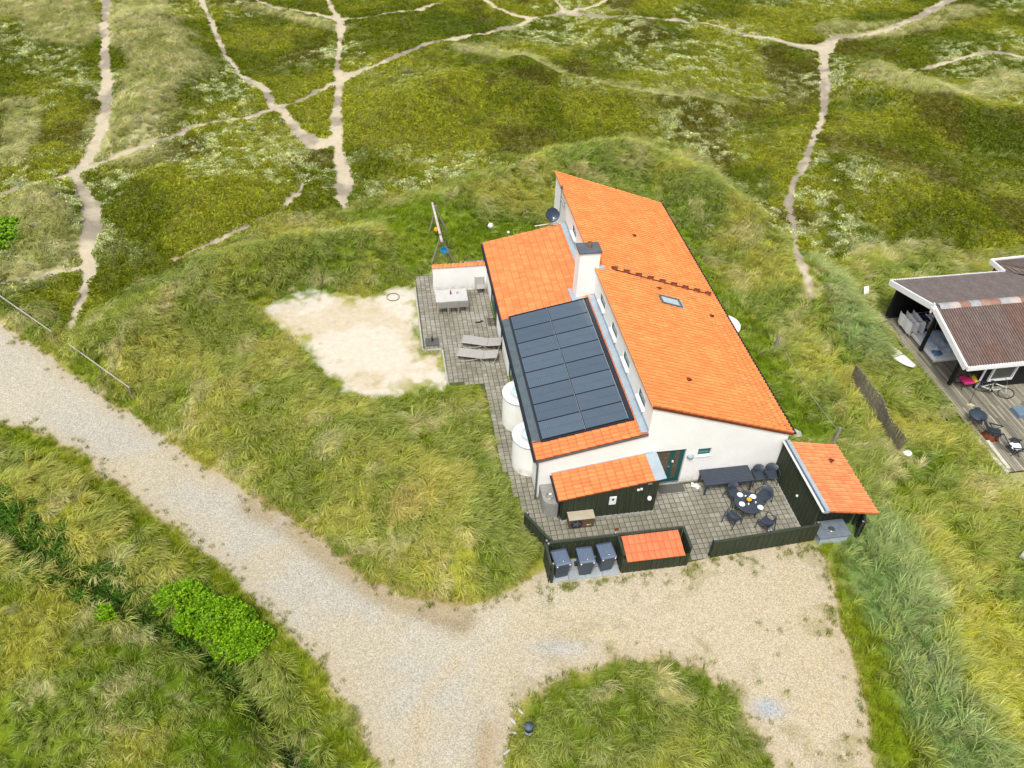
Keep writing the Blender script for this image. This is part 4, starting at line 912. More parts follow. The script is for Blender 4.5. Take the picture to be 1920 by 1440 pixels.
mb = MB(); extr(mb, [(SV0-.17, ZL-.08), (SV1+.12, ZR-.03), (SV1+.12, ZR+.02), (SV0-.17, ZL-.03)], SU-.08, -.004); sr = mb.build('roof', UNDER, shed)
dd_ = Vector((-(SV1-SV0)+.02, 0, -(ZR-ZL))); q_, ta, tb = tile_list((SV1-.18, SU-.1, ZR-.02), (0, 1, 0), tuple(dd_), abs(SU)+.09, dd_.length, TW, TLN)
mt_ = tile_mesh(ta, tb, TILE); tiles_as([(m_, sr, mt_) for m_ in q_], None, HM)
MB().box(-.19, SU-.11, 0, .27, -.006, .025, M=Matrix.Translation((SV1-.02, 0, ZR+.035)) @ Matrix.Rotation(-math.atan((ZR-ZL)/(SV1-SV0)), 4, 'Y')).build('flashing', LEAD, shed)
MB().box(SV0-.2, -.03, ZL+.0, SV1+.1, -.004, ZL+.07, M=Matrix.Translation((0, 0, 0))).build('trim', ZINC, shed)
mb = MB(); extr(mb, [(SV0-.18, ZL+.0), (SV1+.1, ZR+.05), (SV1+.1, ZR+.12), (SV0-.18, ZL+.09)], -.035, -.003); mb.build('flashing', LEAD, shed)
gutter(SV0-.22, ZL-.05, SU-.1, -.01, shed, .05)
mb = MB(); mb.path([(SV0-.22, SU+.2, ZL-.1), (SV0-.08, SU+.2, ZL-.3), (SV0-.08, SU+.2, .05)], .03, 6); mb.build('downpipe', DARKM, shed)
MB().bbox(2.62, SU-.075, .84, 2.90, SU-.036, 1.30, .008).build('notice_board', WPL, shed)
MB().lathe([(0, 0), (.05, 0), (.05, .02), (0, .025)], 12, (0, 0, 0)).build('emblem', CLOTHN, shed, Matrix.Translation((2.76, SU-.076, 1.16)) @ Matrix.Rotation(R(90), 4, 'X'))
for vx, zz, s in ((3.74, 1.57, .045), (3.86, 1.60, .045)): MB().bbox(vx-s, SU-.09, zz-s, vx+s, SU-.036, zz+s, .01).build('socket', WPL, shed)
MB().lathe([(0, .10), (.06, .09), (.09, .04), (.09, -.04), (.06, -.09), (0, -.10)], 12, (4.27, SU-.09, 1.0)).build('lamp', WPL, shed)
MB().bbox(4.10, SU-.07, 1.82, 4.26, SU-.036, 1.96, .01).build('vent', mat('vent_grey', (.2, .22, .22), .6), shed)
# counter with round basin left of shed
ct = hthing('outdoor_sink_counter', 'concrete outdoor counter with inset steel basin beside the green shed', 'counter', .0, 0)
pts_ = [(.08, -.03), (.08, -.75)]+[(.08+.45*(1-math.cos(t)), -.75-.35*math.sin(t)) for t in [R(a) for a in (30, 60, 90)]]+[(.70, -1.1), (.70, -.03)]
MB().prism(pts_[::-1], 0, .80).build('body', CONC2, ct); MB().prism([(x, y) for x, y in pts_[::-1]], .803, .85).build('worktop', CONC2, ct)
MB().lathe([(.15, 0), (.16, .03), (.14, .03), (.12, -.02), (0, -.03)], 18, (.37, -.68, .85)).build('basin', CHROME, ct)
# heat pump
hp = hthing('heat_pump', 'beige topped heat pump with black round fan in front of the green shed', 'heat pump', .97, -1.80)
MB().bbox(0, 0, .08, 1.0, .38, .62, .012).build('case', HPB, hp); MB().bbox(-.03, -.03, .622, 1.03, .41, .66, .01).build('lid', HPTOP, hp)
MB().lathe([(.235, 0), (.235, .02), (.20, .02), (.20, .0)], 24).build('fan_ring', RUB, hp, Matrix.Translation((.30, -.001, .34)) @ Matrix.Rotation(R(90), 4, 'X'))
mb = MB(); mb.lathe([(0, .0), (.2, .0)], 24)
mb.build('fan_well', DARKM, hp, Matrix.Translation((.30, -.004, .34)) @ Matrix.Rotation(R(90), 4, 'X'))
mb = MB()
for k in range(5): mb.box(.02, -.03, .006, .18, .03, .012, M=Matrix.Rotation(k*2*math.pi/5, 4, 'Z'))
mb.lathe([(0, .02), (.035, .018), (.04, 0)], 10); mb.build('fan_blades', mat('fan_grey', (.12, .13, .15), .5), hp, Matrix.Translation((.30, -.004, .34)) @ Matrix.Rotation(R(90), 4, 'X'))
MB().box(.72, -.004, .20, .82, 0.0, .26).build('label', WPL, hp); MB().box(.84, -.004, .20, .90, 0.0, .25).build('label', YEL, hp)
for x in (.1, .82): MB().box(x, .02, 0, x+.08, .36, .08).build('foot', RUB, hp)
# ------------------------------------------------------------------ fences, bins, stores
def fence_line(name, label, pts, h, posts=True, side=1, group=None):
    t = thing(name, label, 'fence', (X0, Y0, 0), TH, group); side0 = side
    for i_, (a, b) in enumerate(zip(pts[:-1], pts[1:])):
        if isinstance(side0, (list, tuple)): side = side0[i_]
        mb = MB(); boards(mb, a, b, .04, lambda q: h, side=side); o = mb.build('boards', GREENW, t); o['kind'] = 'stuff'
        L_ = math.dist(a, b); M = Matrix.Translation((a[0], a[1], 0)) @ Matrix.Rotation(math.atan2(b[1]-a[1], b[0]-a[0]), 4, 'Z')
        MB().bbox(-.02, -.05, h, L_+.02, .05, h+.035, .01, M=M).build('top_rail', GREENT, t)
        for z in (.2, h-.2): MB().box(.0, -.045*side, z, L_, -.001*side, z+.07, M=M).build('rail', GREENT, t)
        n = max(1, round(L_/2.2))
        for k in range(n+1):
            s = min(max(L_*k/n, .05), L_-.05); MB().bbox(s-.045, -.14*side if side > 0 else .05, 0, s+.045, -.05*side if side > 0 else .14, h+.03, .01, M=M).build('post', GREENT, t)
            MB().bbox(s-.03, -.125*side if side > 0 else .065, h+.031, s+.03, -.065*side if side > 0 else .125, h+.05, .008, M=M).build('post_cap', ALU, t)
    return t
fence_line('board_fence', 'low dark green board fence running diagonally from the bin store to the long grass', [(-.77, -1.43), (.1, -3.05)], .88, side=-1)
fence_line('board_fence', 'dark green board screen behind and beside the three wheelie bins', [(-.28, -4.12), (-.28, -3.12), (2.48, -3.12)], 1.15, side=[1, -1])
fence_line('board_fence', 'dark green board fence in two panels between terrace and gravel forecourt', [(6.12, -3.84), (8.45, -3.72), (10.55, -3.61)], 1.0, side=-1)
fence_line('board_fence', 'short dark green board screen right of the blue-grey counter by the storage shed', [(12.62, -3.05), (12.4, -3.75)], .95, side=1)
# bin store with red tiles
st = hthing('bin_store', 'dark green boarded store with reddish tiled lid beside the wheelie bins', 'store', 0, 0)
a0_, a1_, b0_, b1_ = 2.52, 5.12, -4.04, -3.10
for (p, q, hf) in (((a0_, b0_), (a1_, b0_), lambda t: .78), ((a1_, b0_), (a1_, b1_), lambda t: 1.12), ((a1_, b1_), (a0_, b1_), lambda t: 1.12), ((a0_, b1_), (a0_, b0_), lambda t: 1.12)):
    mb = MB(); boards(mb, p, q, .03, hf, side=-1); o = mb.build('boards', GREENW, st); o['kind'] = 'stuff'
MB().bbox(a0_-.05, b0_, 1.12, a0_+.05, b1_, 1.155, .01).build('top_rail', GREENT, st); MB().bbox(a1_-.05, b0_, 1.12, a1_+.05, b1_, 1.155, .01).build('top_rail', GREENT, st); MB().bbox(a0_, b1_-.04, 1.12, a1_, b1_+.05, 1.16, .01).build('top_rail', GREENT, st)
rb0, rb1, rz0, rz1 = b0_-.09, b1_-.04, .84, 1.06
mb = MB(); extr2 = [(rb0, rz0-.05), (rb1, rz1-.05), (rb1, rz1), (rb0, rz0)]
mb.add([(a0_+.12, y, z) for y, z in extr2]+[(a1_-.22, y, z) for y, z in extr2], [(3, 2, 1, 0), (4, 5, 6, 7), (0, 1, 5, 4), (1, 2, 6, 5), (2, 3, 7, 6), (3, 0, 4, 7)]); so_ = mb.build('lid', UNDER, st)
dv = Vector((0, rb0-rb1, rz0-rz1)); q_, ta, tb = tile_list((a0_+.12, rb1, rz1), (-1, 0, 0), tuple(dv), a1_-a0_-.34, dv.length, .225, .35)
q_, ta, tb = tile_list((a1_-.22, rb1, rz1), (-1, 0, 0), tuple(dv), a1_-a0_-.34, dv.length, .225, .35)
q_ = []
axv, ayv = Vector((-1, 0, 0)), dv.normalized(); ncol, nrow = 10, 3; W_ = a1_-a0_-.34; ta, tb = W_/ncol, dv.length/nrow
def flat_tile(w_, l_, m):
    mb = MB(); mb.add([(0, 0, .02), (w_-.012, 0, .02), (w_-.012, l_+.03, .045), (0, l_+.03, .045), (0, l_+.03, .015), (w_-.012, l_+.03, .015), (w_*.5, 0, .032), (w_*.5, l_+.03, .057)],
           [(0, 3, 7, 6), (6, 7, 2, 1), (3, 4, 5, 2), (3, 2, 7)], 0); mb.add([(0, l_+.03, .047), (w_-.012, l_+.03, .047), (w_-.012, l_+.045, .02), (0, l_+.045, .02)], [(0, 3, 2, 1)], 1); me = mb.mesh('roof_tile', [m, TILE_EDGE_SHADE]); me.attributes.new('tv', 'FLOAT', 'POINT'); return me
ft = flat_tile(ta, tb, TILE3)
for r_ in range(nrow):
    for c_ in range(ncol):
        p = Vector((a0_+.12+(c_+0)*ta, rb1, rz1))+ayv*(r_*tb)
        Mx = Matrix(((1, ayv.x, 0, p.x), (0, ayv.y, 0, p.y), (0, ayv.z, 1, p.z), (0, 0, 0, 1)))
        axn = Vector((1, 0, 0)); az = Vector((0, -ayv.z, ayv.y)); az = az if az.z > 0 else -az
        Mx = Matrix(((1, ayv.x, az.x, p.x), (0, ayv.y, az.y, p.y), (0, ayv.z, az.z, p.z), (0, 0, 0, 1)))
        part('roof_tile', ft, so_, Mx)
# bins
def make_bin():
    t = thing('wheelie_bin', '', 'wheelie bin', (0, 0, .055), TH, 'wheelie bins in the board enclosure')
    mb = MB(); b0, b1 = [(-.22, -.25), (.22, -.25), (.22, .25), (-.22, .25)], [(-.29, -.33), (.29, -.33), (.29, .33), (-.29, .33)]
    mb.add([(x, y, .05) for x, y in b0]+[(x, y, .93) for x, y in b1], [(3, 2, 1, 0), (0, 1, 5, 4), (1, 2, 6, 5), (2, 3, 7, 6), (3, 0, 4, 7), (4, 5, 6, 7)])
    mb.box(-.31, -.35, .90, .31, .35, .945); mb.build('body', BINP, t)
    l = MB(); l.add([(-.30, -.37, .95), (.30, -.37, .95), (.30, .30, .95), (-.30, .30, .95), (-.30, -.37, .985), (.30, -.37, .985), (.30, .30, 1.0), (-.30, .30, 1.0), (-.25, -.31, 1.015), (.25, -.31, 1.015), (.22, .22, 1.055), (-.22, .22, 1.055)],
          [(3, 2, 1, 0), (0, 1, 5, 4), (1, 2, 6, 5), (2, 3, 7, 6), (3, 0, 4, 7), (4, 5, 9, 8), (5, 6, 10, 9), (6, 7, 11, 10), (7, 4, 8, 11), (8, 9, 10, 11)])
    l.add([(-.15, -.30, 1.017), (.15, -.30, 1.017), (.10, .18, 1.053), (-.10, .18, 1.053), (-.14, -.28, 1.04), (.14, -.28, 1.04), (.09, .16, 1.076), (-.09, .16, 1.076)], [(0, 1, 5, 4), (1, 2, 6, 5), (2, 3, 7, 6), (3, 0, 4, 7), (4, 5, 6, 7)])
    lo = l.build('lid', BINL, t); MB().lathe([(.03, .0), (.035, .015), (.0, .018)], 10, (.02, -.24, 1.042)).build('lock', CHROME, lo)
    MB().tube((-.26, .37, .93), (.26, .37, .93), .02, n=8).box(-.27, .30, .90, -.23, .38, .95).box(.23, .30, .90, .27, .38, .95).build('handle', BINP, t)
    for s in (-1, 1):
        MB().tube((s*.24, .25, .1), (s*.29, .25, .1), .10, n=16).build('wheel', RUB, t); MB().bbox(s*.24-.025, -.385, .90, s*.24+.025, -.35, .945, .008).build('clip', WPL, t)
    return t
b0 = make_bin()
for k, (v, u, rz, lab) in enumerate([(.18, -3.72, R(6), 'charcoal wheelie bin farthest left, nearest the long grass'), (1.12, -3.74, R(0), 'charcoal wheelie bin in the middle of three, gap to its left'), (1.93, -3.66, R(5), 'charcoal wheelie bin set farther back beside the red tiled store')]):
    t = b0 if k == 0 else copy_tree(b0); x, y = hw(v, u); t.location = (x, y, .055); t.rotation_euler = (0, 0, TH+rz); t['label'] = lab

# storage shed on the right
rs = hthing('storage_shed', 'dark green board storage shed with faded orange tiled roof right of the terrace', 'shed', 0, 0)
V0, V1, U0_, U1_, ZA, ZB = 10.34, 12.35, -3.0, -.25, 2.12, 1.66
for p, q, hf in (((V0, -3.55), (V0, -.03), lambda t: ZA-.07), ((V0, U0_), (V1, U0_), lambda t: ZA-.1+(ZB-ZA)*t), ((V1, U0_), (V1, U1_), lambda t: ZB-.1), ((V0, U1_), (V1, U1_), lambda t: ZA-.1+(ZB-ZA)*t)):
    mb = MB(); boards(mb, p, q, .05, hf, side=(1 if p[0] == q[0] and p[0] == V0 else -1)); o = mb.build('boards', GREENW, rs); o['kind'] = 'stuff'
MB().box(V0-.06, -3.6, 0, V0+.06, -.03, .05).build('plinth', CONC, rs)
mb = MB(); extr(mb, [(V0-.05, ZA-.07), (V1+.3, ZB-.13), (V1+.3, ZB-.08), (V0-.05, ZA-.02)], -3.82, -.18); rr = mb.build('roof', UNDER, rs)
dv = Vector((V1+.3-V0-.10, 0, (ZB-ZA)*1.08)); q_, ta, tb = tile_list((V0+.10, -.18, ZA-.03), (0, -1, 0), tuple(dv), 3.66, dv.length, TW, TLN)
mt2 = tile_mesh(ta, tb, TILE2); tiles_as([(m_, rr, mt2) for m_ in q_], None, HM)
MB().box(V0-.09, -3.84, ZA-.10, V0+.14, -.12, ZA+.045).build('flashing', LEAD, rs)
MB().box(V0-.16, -3.84, ZA-.03, V0-.095, -.12, ZA+.02).build('trim', WPL, rs); MB().box(V0-.095, -3.84, ZA+.046, V0-.03, -.12, ZA+.07).build('trim', ZINC, rs)
part('vent_tile', vm, rr, Matrix.Translation((11.9, -1.15, ZB+.14)) @ Matrix.Rotation(R(-60), 4, 'Z') @ Matrix.Scale(.8, 4))
MB().lathe([(0, .05), (.05, .04), (.05, -.04), (0, -.05)], 10, (V0-.05, -2.05, .93)).build('hook', WPL, rs)
# slab counter
sc = hthing('outdoor_counter', 'blue-grey concrete counter with a round plate in front of the storage shed', 'counter', 10.55, -3.9)
MB().bbox(.1, .05, 0, 1.28, .75, .42, .01).build('body', mat('pale_blue_concrete', (.36, .42, .46), .85, .12, 3, .2), sc); MB().bbox(.0, .0, .423, 1.35, .82, .50, .012).build('worktop', mat('blue_grey_top', (.15, .18, .21), .7, .2, 4, .2), sc)
MB().lathe([(.13, .0), (.14, .02), (.11, .03), (0, .015)], 18, (.66, .36, .50)).build('plate', CHROME, sc)

# ------------------------------------------------------------------ terrace furniture
tb_ = hthing('extending_table', 'long charcoal slatted outdoor table standing against the white front wall', 'table', 7.95, -.45)
for k in range(11): MB().bbox(-1.07, -.42+k*.078, .71, 1.07, -.42+k*.078+.070, .735, .005).build('slat', ANTH, tb_)
MB().box(-1.05, -.40, .62, 1.05, -.375, .709).box(-1.05, .40, .62, 1.05, .425, .709).box(-1.05, -.375, .62, -1.02, .40, .709).box(1.02, -.375, .62, 1.05, .40, .709).build('apron', ANTH, tb_)
for sx in (-1, 1):
    for sy in (-1, 1): MB().tube((sx*.98, sy*.34, .62), (sx*1.0, sy*.36, 0), .05, .038, 4).build('leg', ANTH, tb_)
def armchair(name, label, cat, v, u, rz, m, group, back=.82, mf=None):
    mf = mf or m
    t = hthing(name, label, cat, v, u, .03, rz, group)       # faces -y
    MB().bbox(-.24, -.25, .41, .24, .22, .445, .015).build('seat', m, t)
    mb = MB(); n = 9; vs = []
    for zz, rr_ in ((.43, .22), (back, .30)):
        for k in range(n):
            a = math.pi*(.12+.76*k/(n-1)); vs.append((rr_*1.05*math.cos(a), .02+rr_*.85*math.sin(a)+.02, zz-(.10*abs(math.cos(a))**2 if zz > .5 else 0)))
    nn = len(vs); vs += [(x*.93, y*.93, z) for x, y, z in vs]
    mb.add(vs, [(k, k+1, n+k+1, n+k) for k in range(n-1)]+[(nn+n+k, nn+n+k+1, nn+k+1, nn+k) for k in range(n-1)]+[(n+k, n+k+1, nn+n+k+1, nn+n+k) for k in range(n-1)], 0, True); mb.build('backrest', m, t)
    for s in (-1, 1):
        MB().path([(s*.27, .12, .66), (s*.30, -.10, .66), (s*.29, -.24, .64)], .022).build('armrest', mf, t)
        MB().tube((s*.29, -.24, .64), (s*.27, -.27, 0), .022, .016, 6).build('leg', mf, t); MB().tube((s*.27, .18, .64), (s*.26, .30, 0), .022, .016, 6).build('leg', mf, t)
    return t
GC = 'charcoal armchairs on the front terrace'
def face(v, u, tv, tu): return math.atan2(-(tv-v), (tu-u))+math.pi
RT = (8.30, -1.97)
for v, u, lab in [(8.02, -1.20, 'charcoal armchair at round table, nearest the long slatted table'), (9.22, -1.50, 'charcoal armchair at round table, on the side of the storage shed'), (7.55, -2.38, 'charcoal armchair at round table, on the side facing the green garden shed'), (8.80, -2.83, 'charcoal armchair at round table, nearest the front fence')]:
    armchair('armchair', lab, 'chair', v, u, face(v, u, *RT), ANTH, GC)
armchair('armchair', 'charcoal armchair against the wall, touching the end of the long table', 'chair', 9.42, -.42, 0, ANTH, GC); armchair('armchair', 'charcoal armchair in the corner against the storage shed wall', 'chair', 9.98, -.42, R(-12), ANTH, GC)
rt = hthing('round_table', 'round charcoal slatted table laid with four white plates', 'table', RT[0], RT[1], .03)
mb = None
for k in range(11):
    y0 = -.57+k*.104; y1 = y0+.094; ym = max(abs(y0), abs(y1)); xx0 = math.sqrt(max(.0, .575**2-y0*y0)); xx1 = math.sqrt(max(.0, .575**2-y1*y1))
    MB().prism([(-xx0, y0), (xx0, y0), (xx1, y1), (-xx1, y1)], .705, .73).build('slat', ANTH, rt, Matrix.Rotation(R(-15), 4, 'Z'))
MB().lathe([(.54, .66), (.56, .66), (.56, .704), (.54, .704)], 32).build('rim', ANTH, rt)
for k in range(4): a = R(45+90*k); MB().tube((.36*math.cos(a), .36*math.sin(a), .7), (.42*math.cos(a), .42*math.sin(a), 0), .03, .022, 6).build('leg', ANTH, rt)
pg = [(-.22, .40, 'nearest the long slatted table'), (.28, .24, 'on the side of the storage shed'), (-.32, -.07, 'on the side of the green garden shed'), (.36, -.33, 'nearest the front fence')]
for x, y, w_ in pg:
    p = hthing('plate', 'white dinner plate on the round table, '+w_, 'plate', RT[0]+x, RT[1]+y, .762, 0, 'plates laid on the round table')
    MB().lathe([(0, .0), (.07, .0), (.125, .018), (.12, .024), (.07, .008), (0, .006)], 20).build('dish', WPL, p)
    MB().bbox(-.05, -.03, .01, .05, .03, .028, .006).build('napkin', CLOTHW, p)
bw = hthing('fruit_bowl', 'dark bowl of yellow fruit in the middle of the round table', 'bowl', RT[0]+.03, RT[1]+.08, .762)
MB().lathe([(0, 0), (.08, 0), (.15, .06), (.14, .065), (.07, .015), (0, .012)], 18).build('bowl', RUB, bw)
for k in range(7):
    a = k*1.05; r_ = 0 if k == 6 else .07
    MB().lathe([(0, -.036), (.028, -.026), (.038, 0), (.028, .026), (0, .036)], 8, (r_*math.cos(a), r_*math.sin(a), .065+(.03 if k == 6 else 0))).build('fruit', FRUIT, bw)
for x, y, lb in [(-.05, .27, 'small clear glass by the plate nearest the long table'), (.10, .20, 'small clear glass between fruit bowl and shed side plate'), (-.08, -.14, 'small clear glass beside the garden shed side plate'), (.24, -.10, 'small clear glass behind the front fence side plate')]:
    g_ = hthing('drinking_glass', lb, 'glass', RT[0]+x, RT[1]+y, .762, 0, 'glasses on the round table'); MB().lathe([(0, .004), (.028, .0), (.036, .09), (.032, .09), (.025, .008)], 12).build('glass', mat('clear_glass', (.6, .62, .63), .1, spec=.8), g_)
dm_ = hthing('doormat', 'dark grey doormat in front of the teal double door', 'doormat', 5.75, -.24, .034); MB().bbox(-.62, -.28, 0, .50, .20, .015, .006).build('mat', MATT, dm_)
# white crumpled heap by the table
hs_ = hthing('shell_heap', 'small heap of white shells at the wall by the long table', 'shells', 6.72, -.28, .03)
rg = random.Random(4)
for k in range(14):
    a = rg.uniform(0, 6.28); r_ = rg.uniform(0, .20); s = rg.uniform(.04, .075)
    MB().lathe([(0, s*.7), (s*.7, s*.5), (s, .1*s), (s*.9, 0), (0, 0)], 9, (r_*math.cos(a)*1.2, r_*math.sin(a), rg.uniform(0, .04))).build('shell', WPL, hs_)
# small dark thing on paving by store
mh = hthing('dog_toy', 'small dark scrap lying on the paving near the bin store', 'scrap', 2.9, -2.05, .034); MB().lathe([(0, .03), (.06, .02), (.09, 0)], 7).box(-.14, -.02, 0, .02, .02, .02).build('scrap', BROWN, mh)

# ------------------------------------------------------------------ rear terrace
gw = hthing('garden_wall', 'white rendered screen wall with orange tile coping by the garden table', 'wall', 0, 0)
MB().box(-2.9, 14.72, 0, -.02, 14.92, 1.60).build('wall', WHITE, gw)
cm = MB(); cm.add([(0, -.17, .0), (.20, -.17, .0), (.20, 0, .10), (0, 0, .10), (.1, -.17, .03), (.1, 0, .14), (0, .17, 0), (.20, .17, 0), (.1, .17, .03)], [(0, 4, 5, 3), (4, 1, 2, 5), (3, 5, 8, 6), (5, 2, 7, 8)]); cm.box(.01, -.15, -.02, .19, .15, .0); cme = cm.mesh('coping_tile', TILE)
for k in range(14): part('coping_tile', cme, gw, Matrix.Translation((-2.92+k*.207, 14.82, 1.62)))
gt = hthing('garden_table', 'pale rectangular garden table with bottles in front of the white screen wall', 'table', -2.08, 13.35, .03)
MB().bbox(-.83, -.52, .71, .83, .52, .74, .008).build('tabletop', PALET, gt)
for sx in (-1, 1):
    for sy in (-1, 1): MB().tube((sx*.76, sy*.45, .71), (sx*.76, sy*.45, 0), .025, n=6).build('leg', TAUPEF, gt)
for x, y, h_, m_, lb in [(-.02, .10, .26, mat('brown_bottle_glass', (.12, .03, .01), .2, spec=.7), 'brown bottle with red label on the pale garden table'), (.32, .12, .20, mat('pale_spray_bottle', (.5, .52, .6), .3), 'pale spray bottle on the right half of the garden table')]:
    bt = hthing('bottle', lb, 'bottle', -2.08+x, 13.35+y, .772); MB().lathe([(0, 0), (.038, 0), (.04, h_*.6), (.015, h_*.78), (.015, h_), (0, h_)], 12).build('bottle', m_, bt)
    if h_ > .22: MB().lathe([(.041, .05), (.041, .13)], 12).build('label', RED, bt)
def gchair(label, v, u, rz):
    t = hthing('garden_chair', label, 'chair', v, u, .03, rz, 'beige garden chairs on the rear terrace')
    MB().bbox(-.23, -.24, .41, .23, .22, .43, .008).build('seat', TAUPE, t); MB().box(-.23, 0, 0, .23, .02, .46, M=Matrix.Translation((0, .22, .43)) @ Matrix.Rotation(R(-12), 4, 'X')).build('backrest', TAUPE, t)
    for s in (-1, 1):
        MB().tube((s*.25, -.24, .62), (s*.25, -.26, 0), .014, n=6).build('leg', TAUPEF, t); MB().tube((s*.25, .30, .88), (s*.25, .24, 0), .014, n=6).build('leg', TAUPEF, t); MB().tube((s*.25, -.25, .62), (s*.25, .27, .66), .016, n=6).build('armrest', TAUPEF, t)
    return t
gchair('beige garden chair tucked under the table front, left one of three', -2.58, 12.92, R(180)); gchair('beige garden chair tucked under the table front, middle one of three', -2.05, 12.90, R(180)); gchair('beige garden chair tucked under the table front, right one of three', -1.52, 12.92, R(180))
gchair('beige garden chair alone against the white screen wall by the house', -.42, 14.42, 0)
def lounger(label, v, u, rz):
    t = hthing('sun_lounger', label, 'sun lounger', v, u, .03, rz, 'beige sun loungers on the paved terrace')   # x along, head +x
    MB().bbox(-.92, -.27, .31, .35, .27, .345, .012).build('bed', TAUPE, t); MB().bbox(0, -.27, 0, .68, .27, .035, .012).build('backrest', TAUPE, t, Matrix.Translation((.365, 0, .315)) @ Matrix.Rotation(R(-14), 4, 'Y'))
    for s in (-1, 1):
        MB().path([(-.95, s*.29, .33), (.37, s*.29, .33), (1.03, s*.29, .49)], .016).build('side_rail', TAUPEF, t)
        MB().path([(-.93, s*.29, .31), (-.85, s*.29, .06), (-.6, s*.29, .01), (-.1, s*.29, .18), (.15, s*.29, .30)], .016).build('leg', TAUPEF, t); MB().path([(.2, s*.29, .3), (.45, s*.29, .04), (.7, s*.29, .01), (.92, s*.29, .16), (.98, s*.29, .42)], .016).build('leg', TAUPEF, t)
    MB().tube((-.95, -.29, .33), (-.95, .29, .33), .016, n=6).tube((1.03, -.29, .49), (1.03, .29, .49), .016, n=6).build('end_rail', TAUPEF, t)
lounger('beige sun lounger farther from the camera, nearer the garden table', -.98, 9.92, R(-19)); lounger('beige sun lounger nearer the camera, closer to the round white bays', -1.32, 8.98, R(-17))
MBm = hthing('floor_grate', 'square dark metal grate in the paving beside the house wall', 'grate', -.36, 11.5, .035); mb = MB()
for k in range(9): mb.box(.0+k*.058, 0, 0, .03+k*.058, .56, .012)
mb.box(0, -.02, -.004, .50, 0, .016).box(0, .56, -.004, .50, .58, .016); mb.build('bars', RUB, MBm)
pb_ = hthing('parasol_base', 'square dark grey slab parasol base with short black tube near the sand', 'parasol base', -3.35, 10.5, .035, 0); MB().bbox(-.33, -.3, 0, .33, .3, .07, .015).build('slab', mat('dark_slab', (.09, .09, .08), .8, .2), pb_); MB().tube((0, 0, .07), (0, 0, .38), .035, n=10).build('tube', RUB, pb_); MB().tube((.0, 0, .2), (.07, 0, .2), .015, n=6).build('knob', RUB, pb_)
sn = hthing('sandals', 'pair of dark sandals left on the paving by the loungers', 'sandals', -.8, 11.85, .036)
for dx, dy, a in ((-.1, -.03, .9), (.10, .02, 1.4)): MB().bbox(-.13, -.045, 0, .13, .045, .02, .006, M=Matrix.Translation((dx, dy, 0)) @ Matrix.Rotation(a-1, 4, 'Z')).box(-.0, -.05, .02, .05, .05, .055, M=Matrix.Translation((dx, dy, 0)) @ Matrix.Rotation(a-1, 4, 'Z')).build('sandal', RUB, sn)
q = at(737, 558); rn = thing('rubber_ring', 'thin black hoop lying on the bare sand near the grass edge', 'hoop', (q[0], q[1], .02)); mb = MB()
mb.path([(.33*math.cos(a), .33*math.sin(a), .02) for a in np.linspace(0, 2*math.pi, 25)], .014, 6); mb.build('hoop', RUB, rn)
# swing
sg = hthing('playground_swing', 'weathered timber log swing with two splayed leg pairs on the grass', 'swing', -2.08, 18.6)
MB().tube((-.12, -1.75, 1.85), (-.30, 1.95, 2.10), .075, .065, 10).build('beam', mat('pale_log', (.48, .45, .38), .8, .2, 4, .2), sg)
for y, z in ((-1.25, 1.86), (1.5, 2.02)):
    for s in (-1, 1): MB().tube((-.15-.05*s, y, z+.15), (s*.68-.05, y-.05, -.05), .045, .055, 8).build('leg', OLDW, sg)
ss = hthing('blue_swing', 'bright blue plastic swing seat hung at the near end of the log frame', 'swing seat', -1.98, 17.7, 0)
MB().bbox(-.19, -.17, .62, .19, .17, .65, .01).box(-.19, -.17, .65, -.16, .17, .80).box(.16, -.17, .65, .19, .17, .80).box(-.16, .14, .65, .16, .17, .84).build('seat', BLUES, ss, Matrix.Rotation(R(20), 4, 'Z'))
for sx in (-.17, .17):
    for sy in (-.15, .15): MB().tube((sx, sy, .8), (sx*.9-.1, sy*.3, 1.88), .008, n=5).build('rope', RUB, ss)
bl = hthing('swing_ball', 'orange ball swing hanging from the log swing frame', 'ball swing', -2.30, 19.3, 0)
MB().lathe([(0, -.15), (.09, -.12), (.15, 0), (.09, .12), (0, .15)], 14, (0, 0, 1.1)).build('ball', ORNG, bl); MB().tube((0, 0, 1.2), (0, 0, 1.98), .01, n=5).build('rope', RUB, bl)
for i_, (px, py) in enumerate(((920, 430), (953, 441))):
    q = at_t(px, py); t_ = thing(['football', 'tennis_ball'][i_], ['white football lying in the grass behind the low roof', 'small white ball in the grass close to the roof edge'][i_], 'ball', (q[0], q[1], q[2]+.15)); r_ = (.19, .09)[i_]
    MB().lathe([(0, -r_), (r_*.7, -r_*.7), (r_, 0), (r_*.7, r_*.7), (0, r_)], 14, (0, 0, r_*.5)).build('shell', WPL, t_)
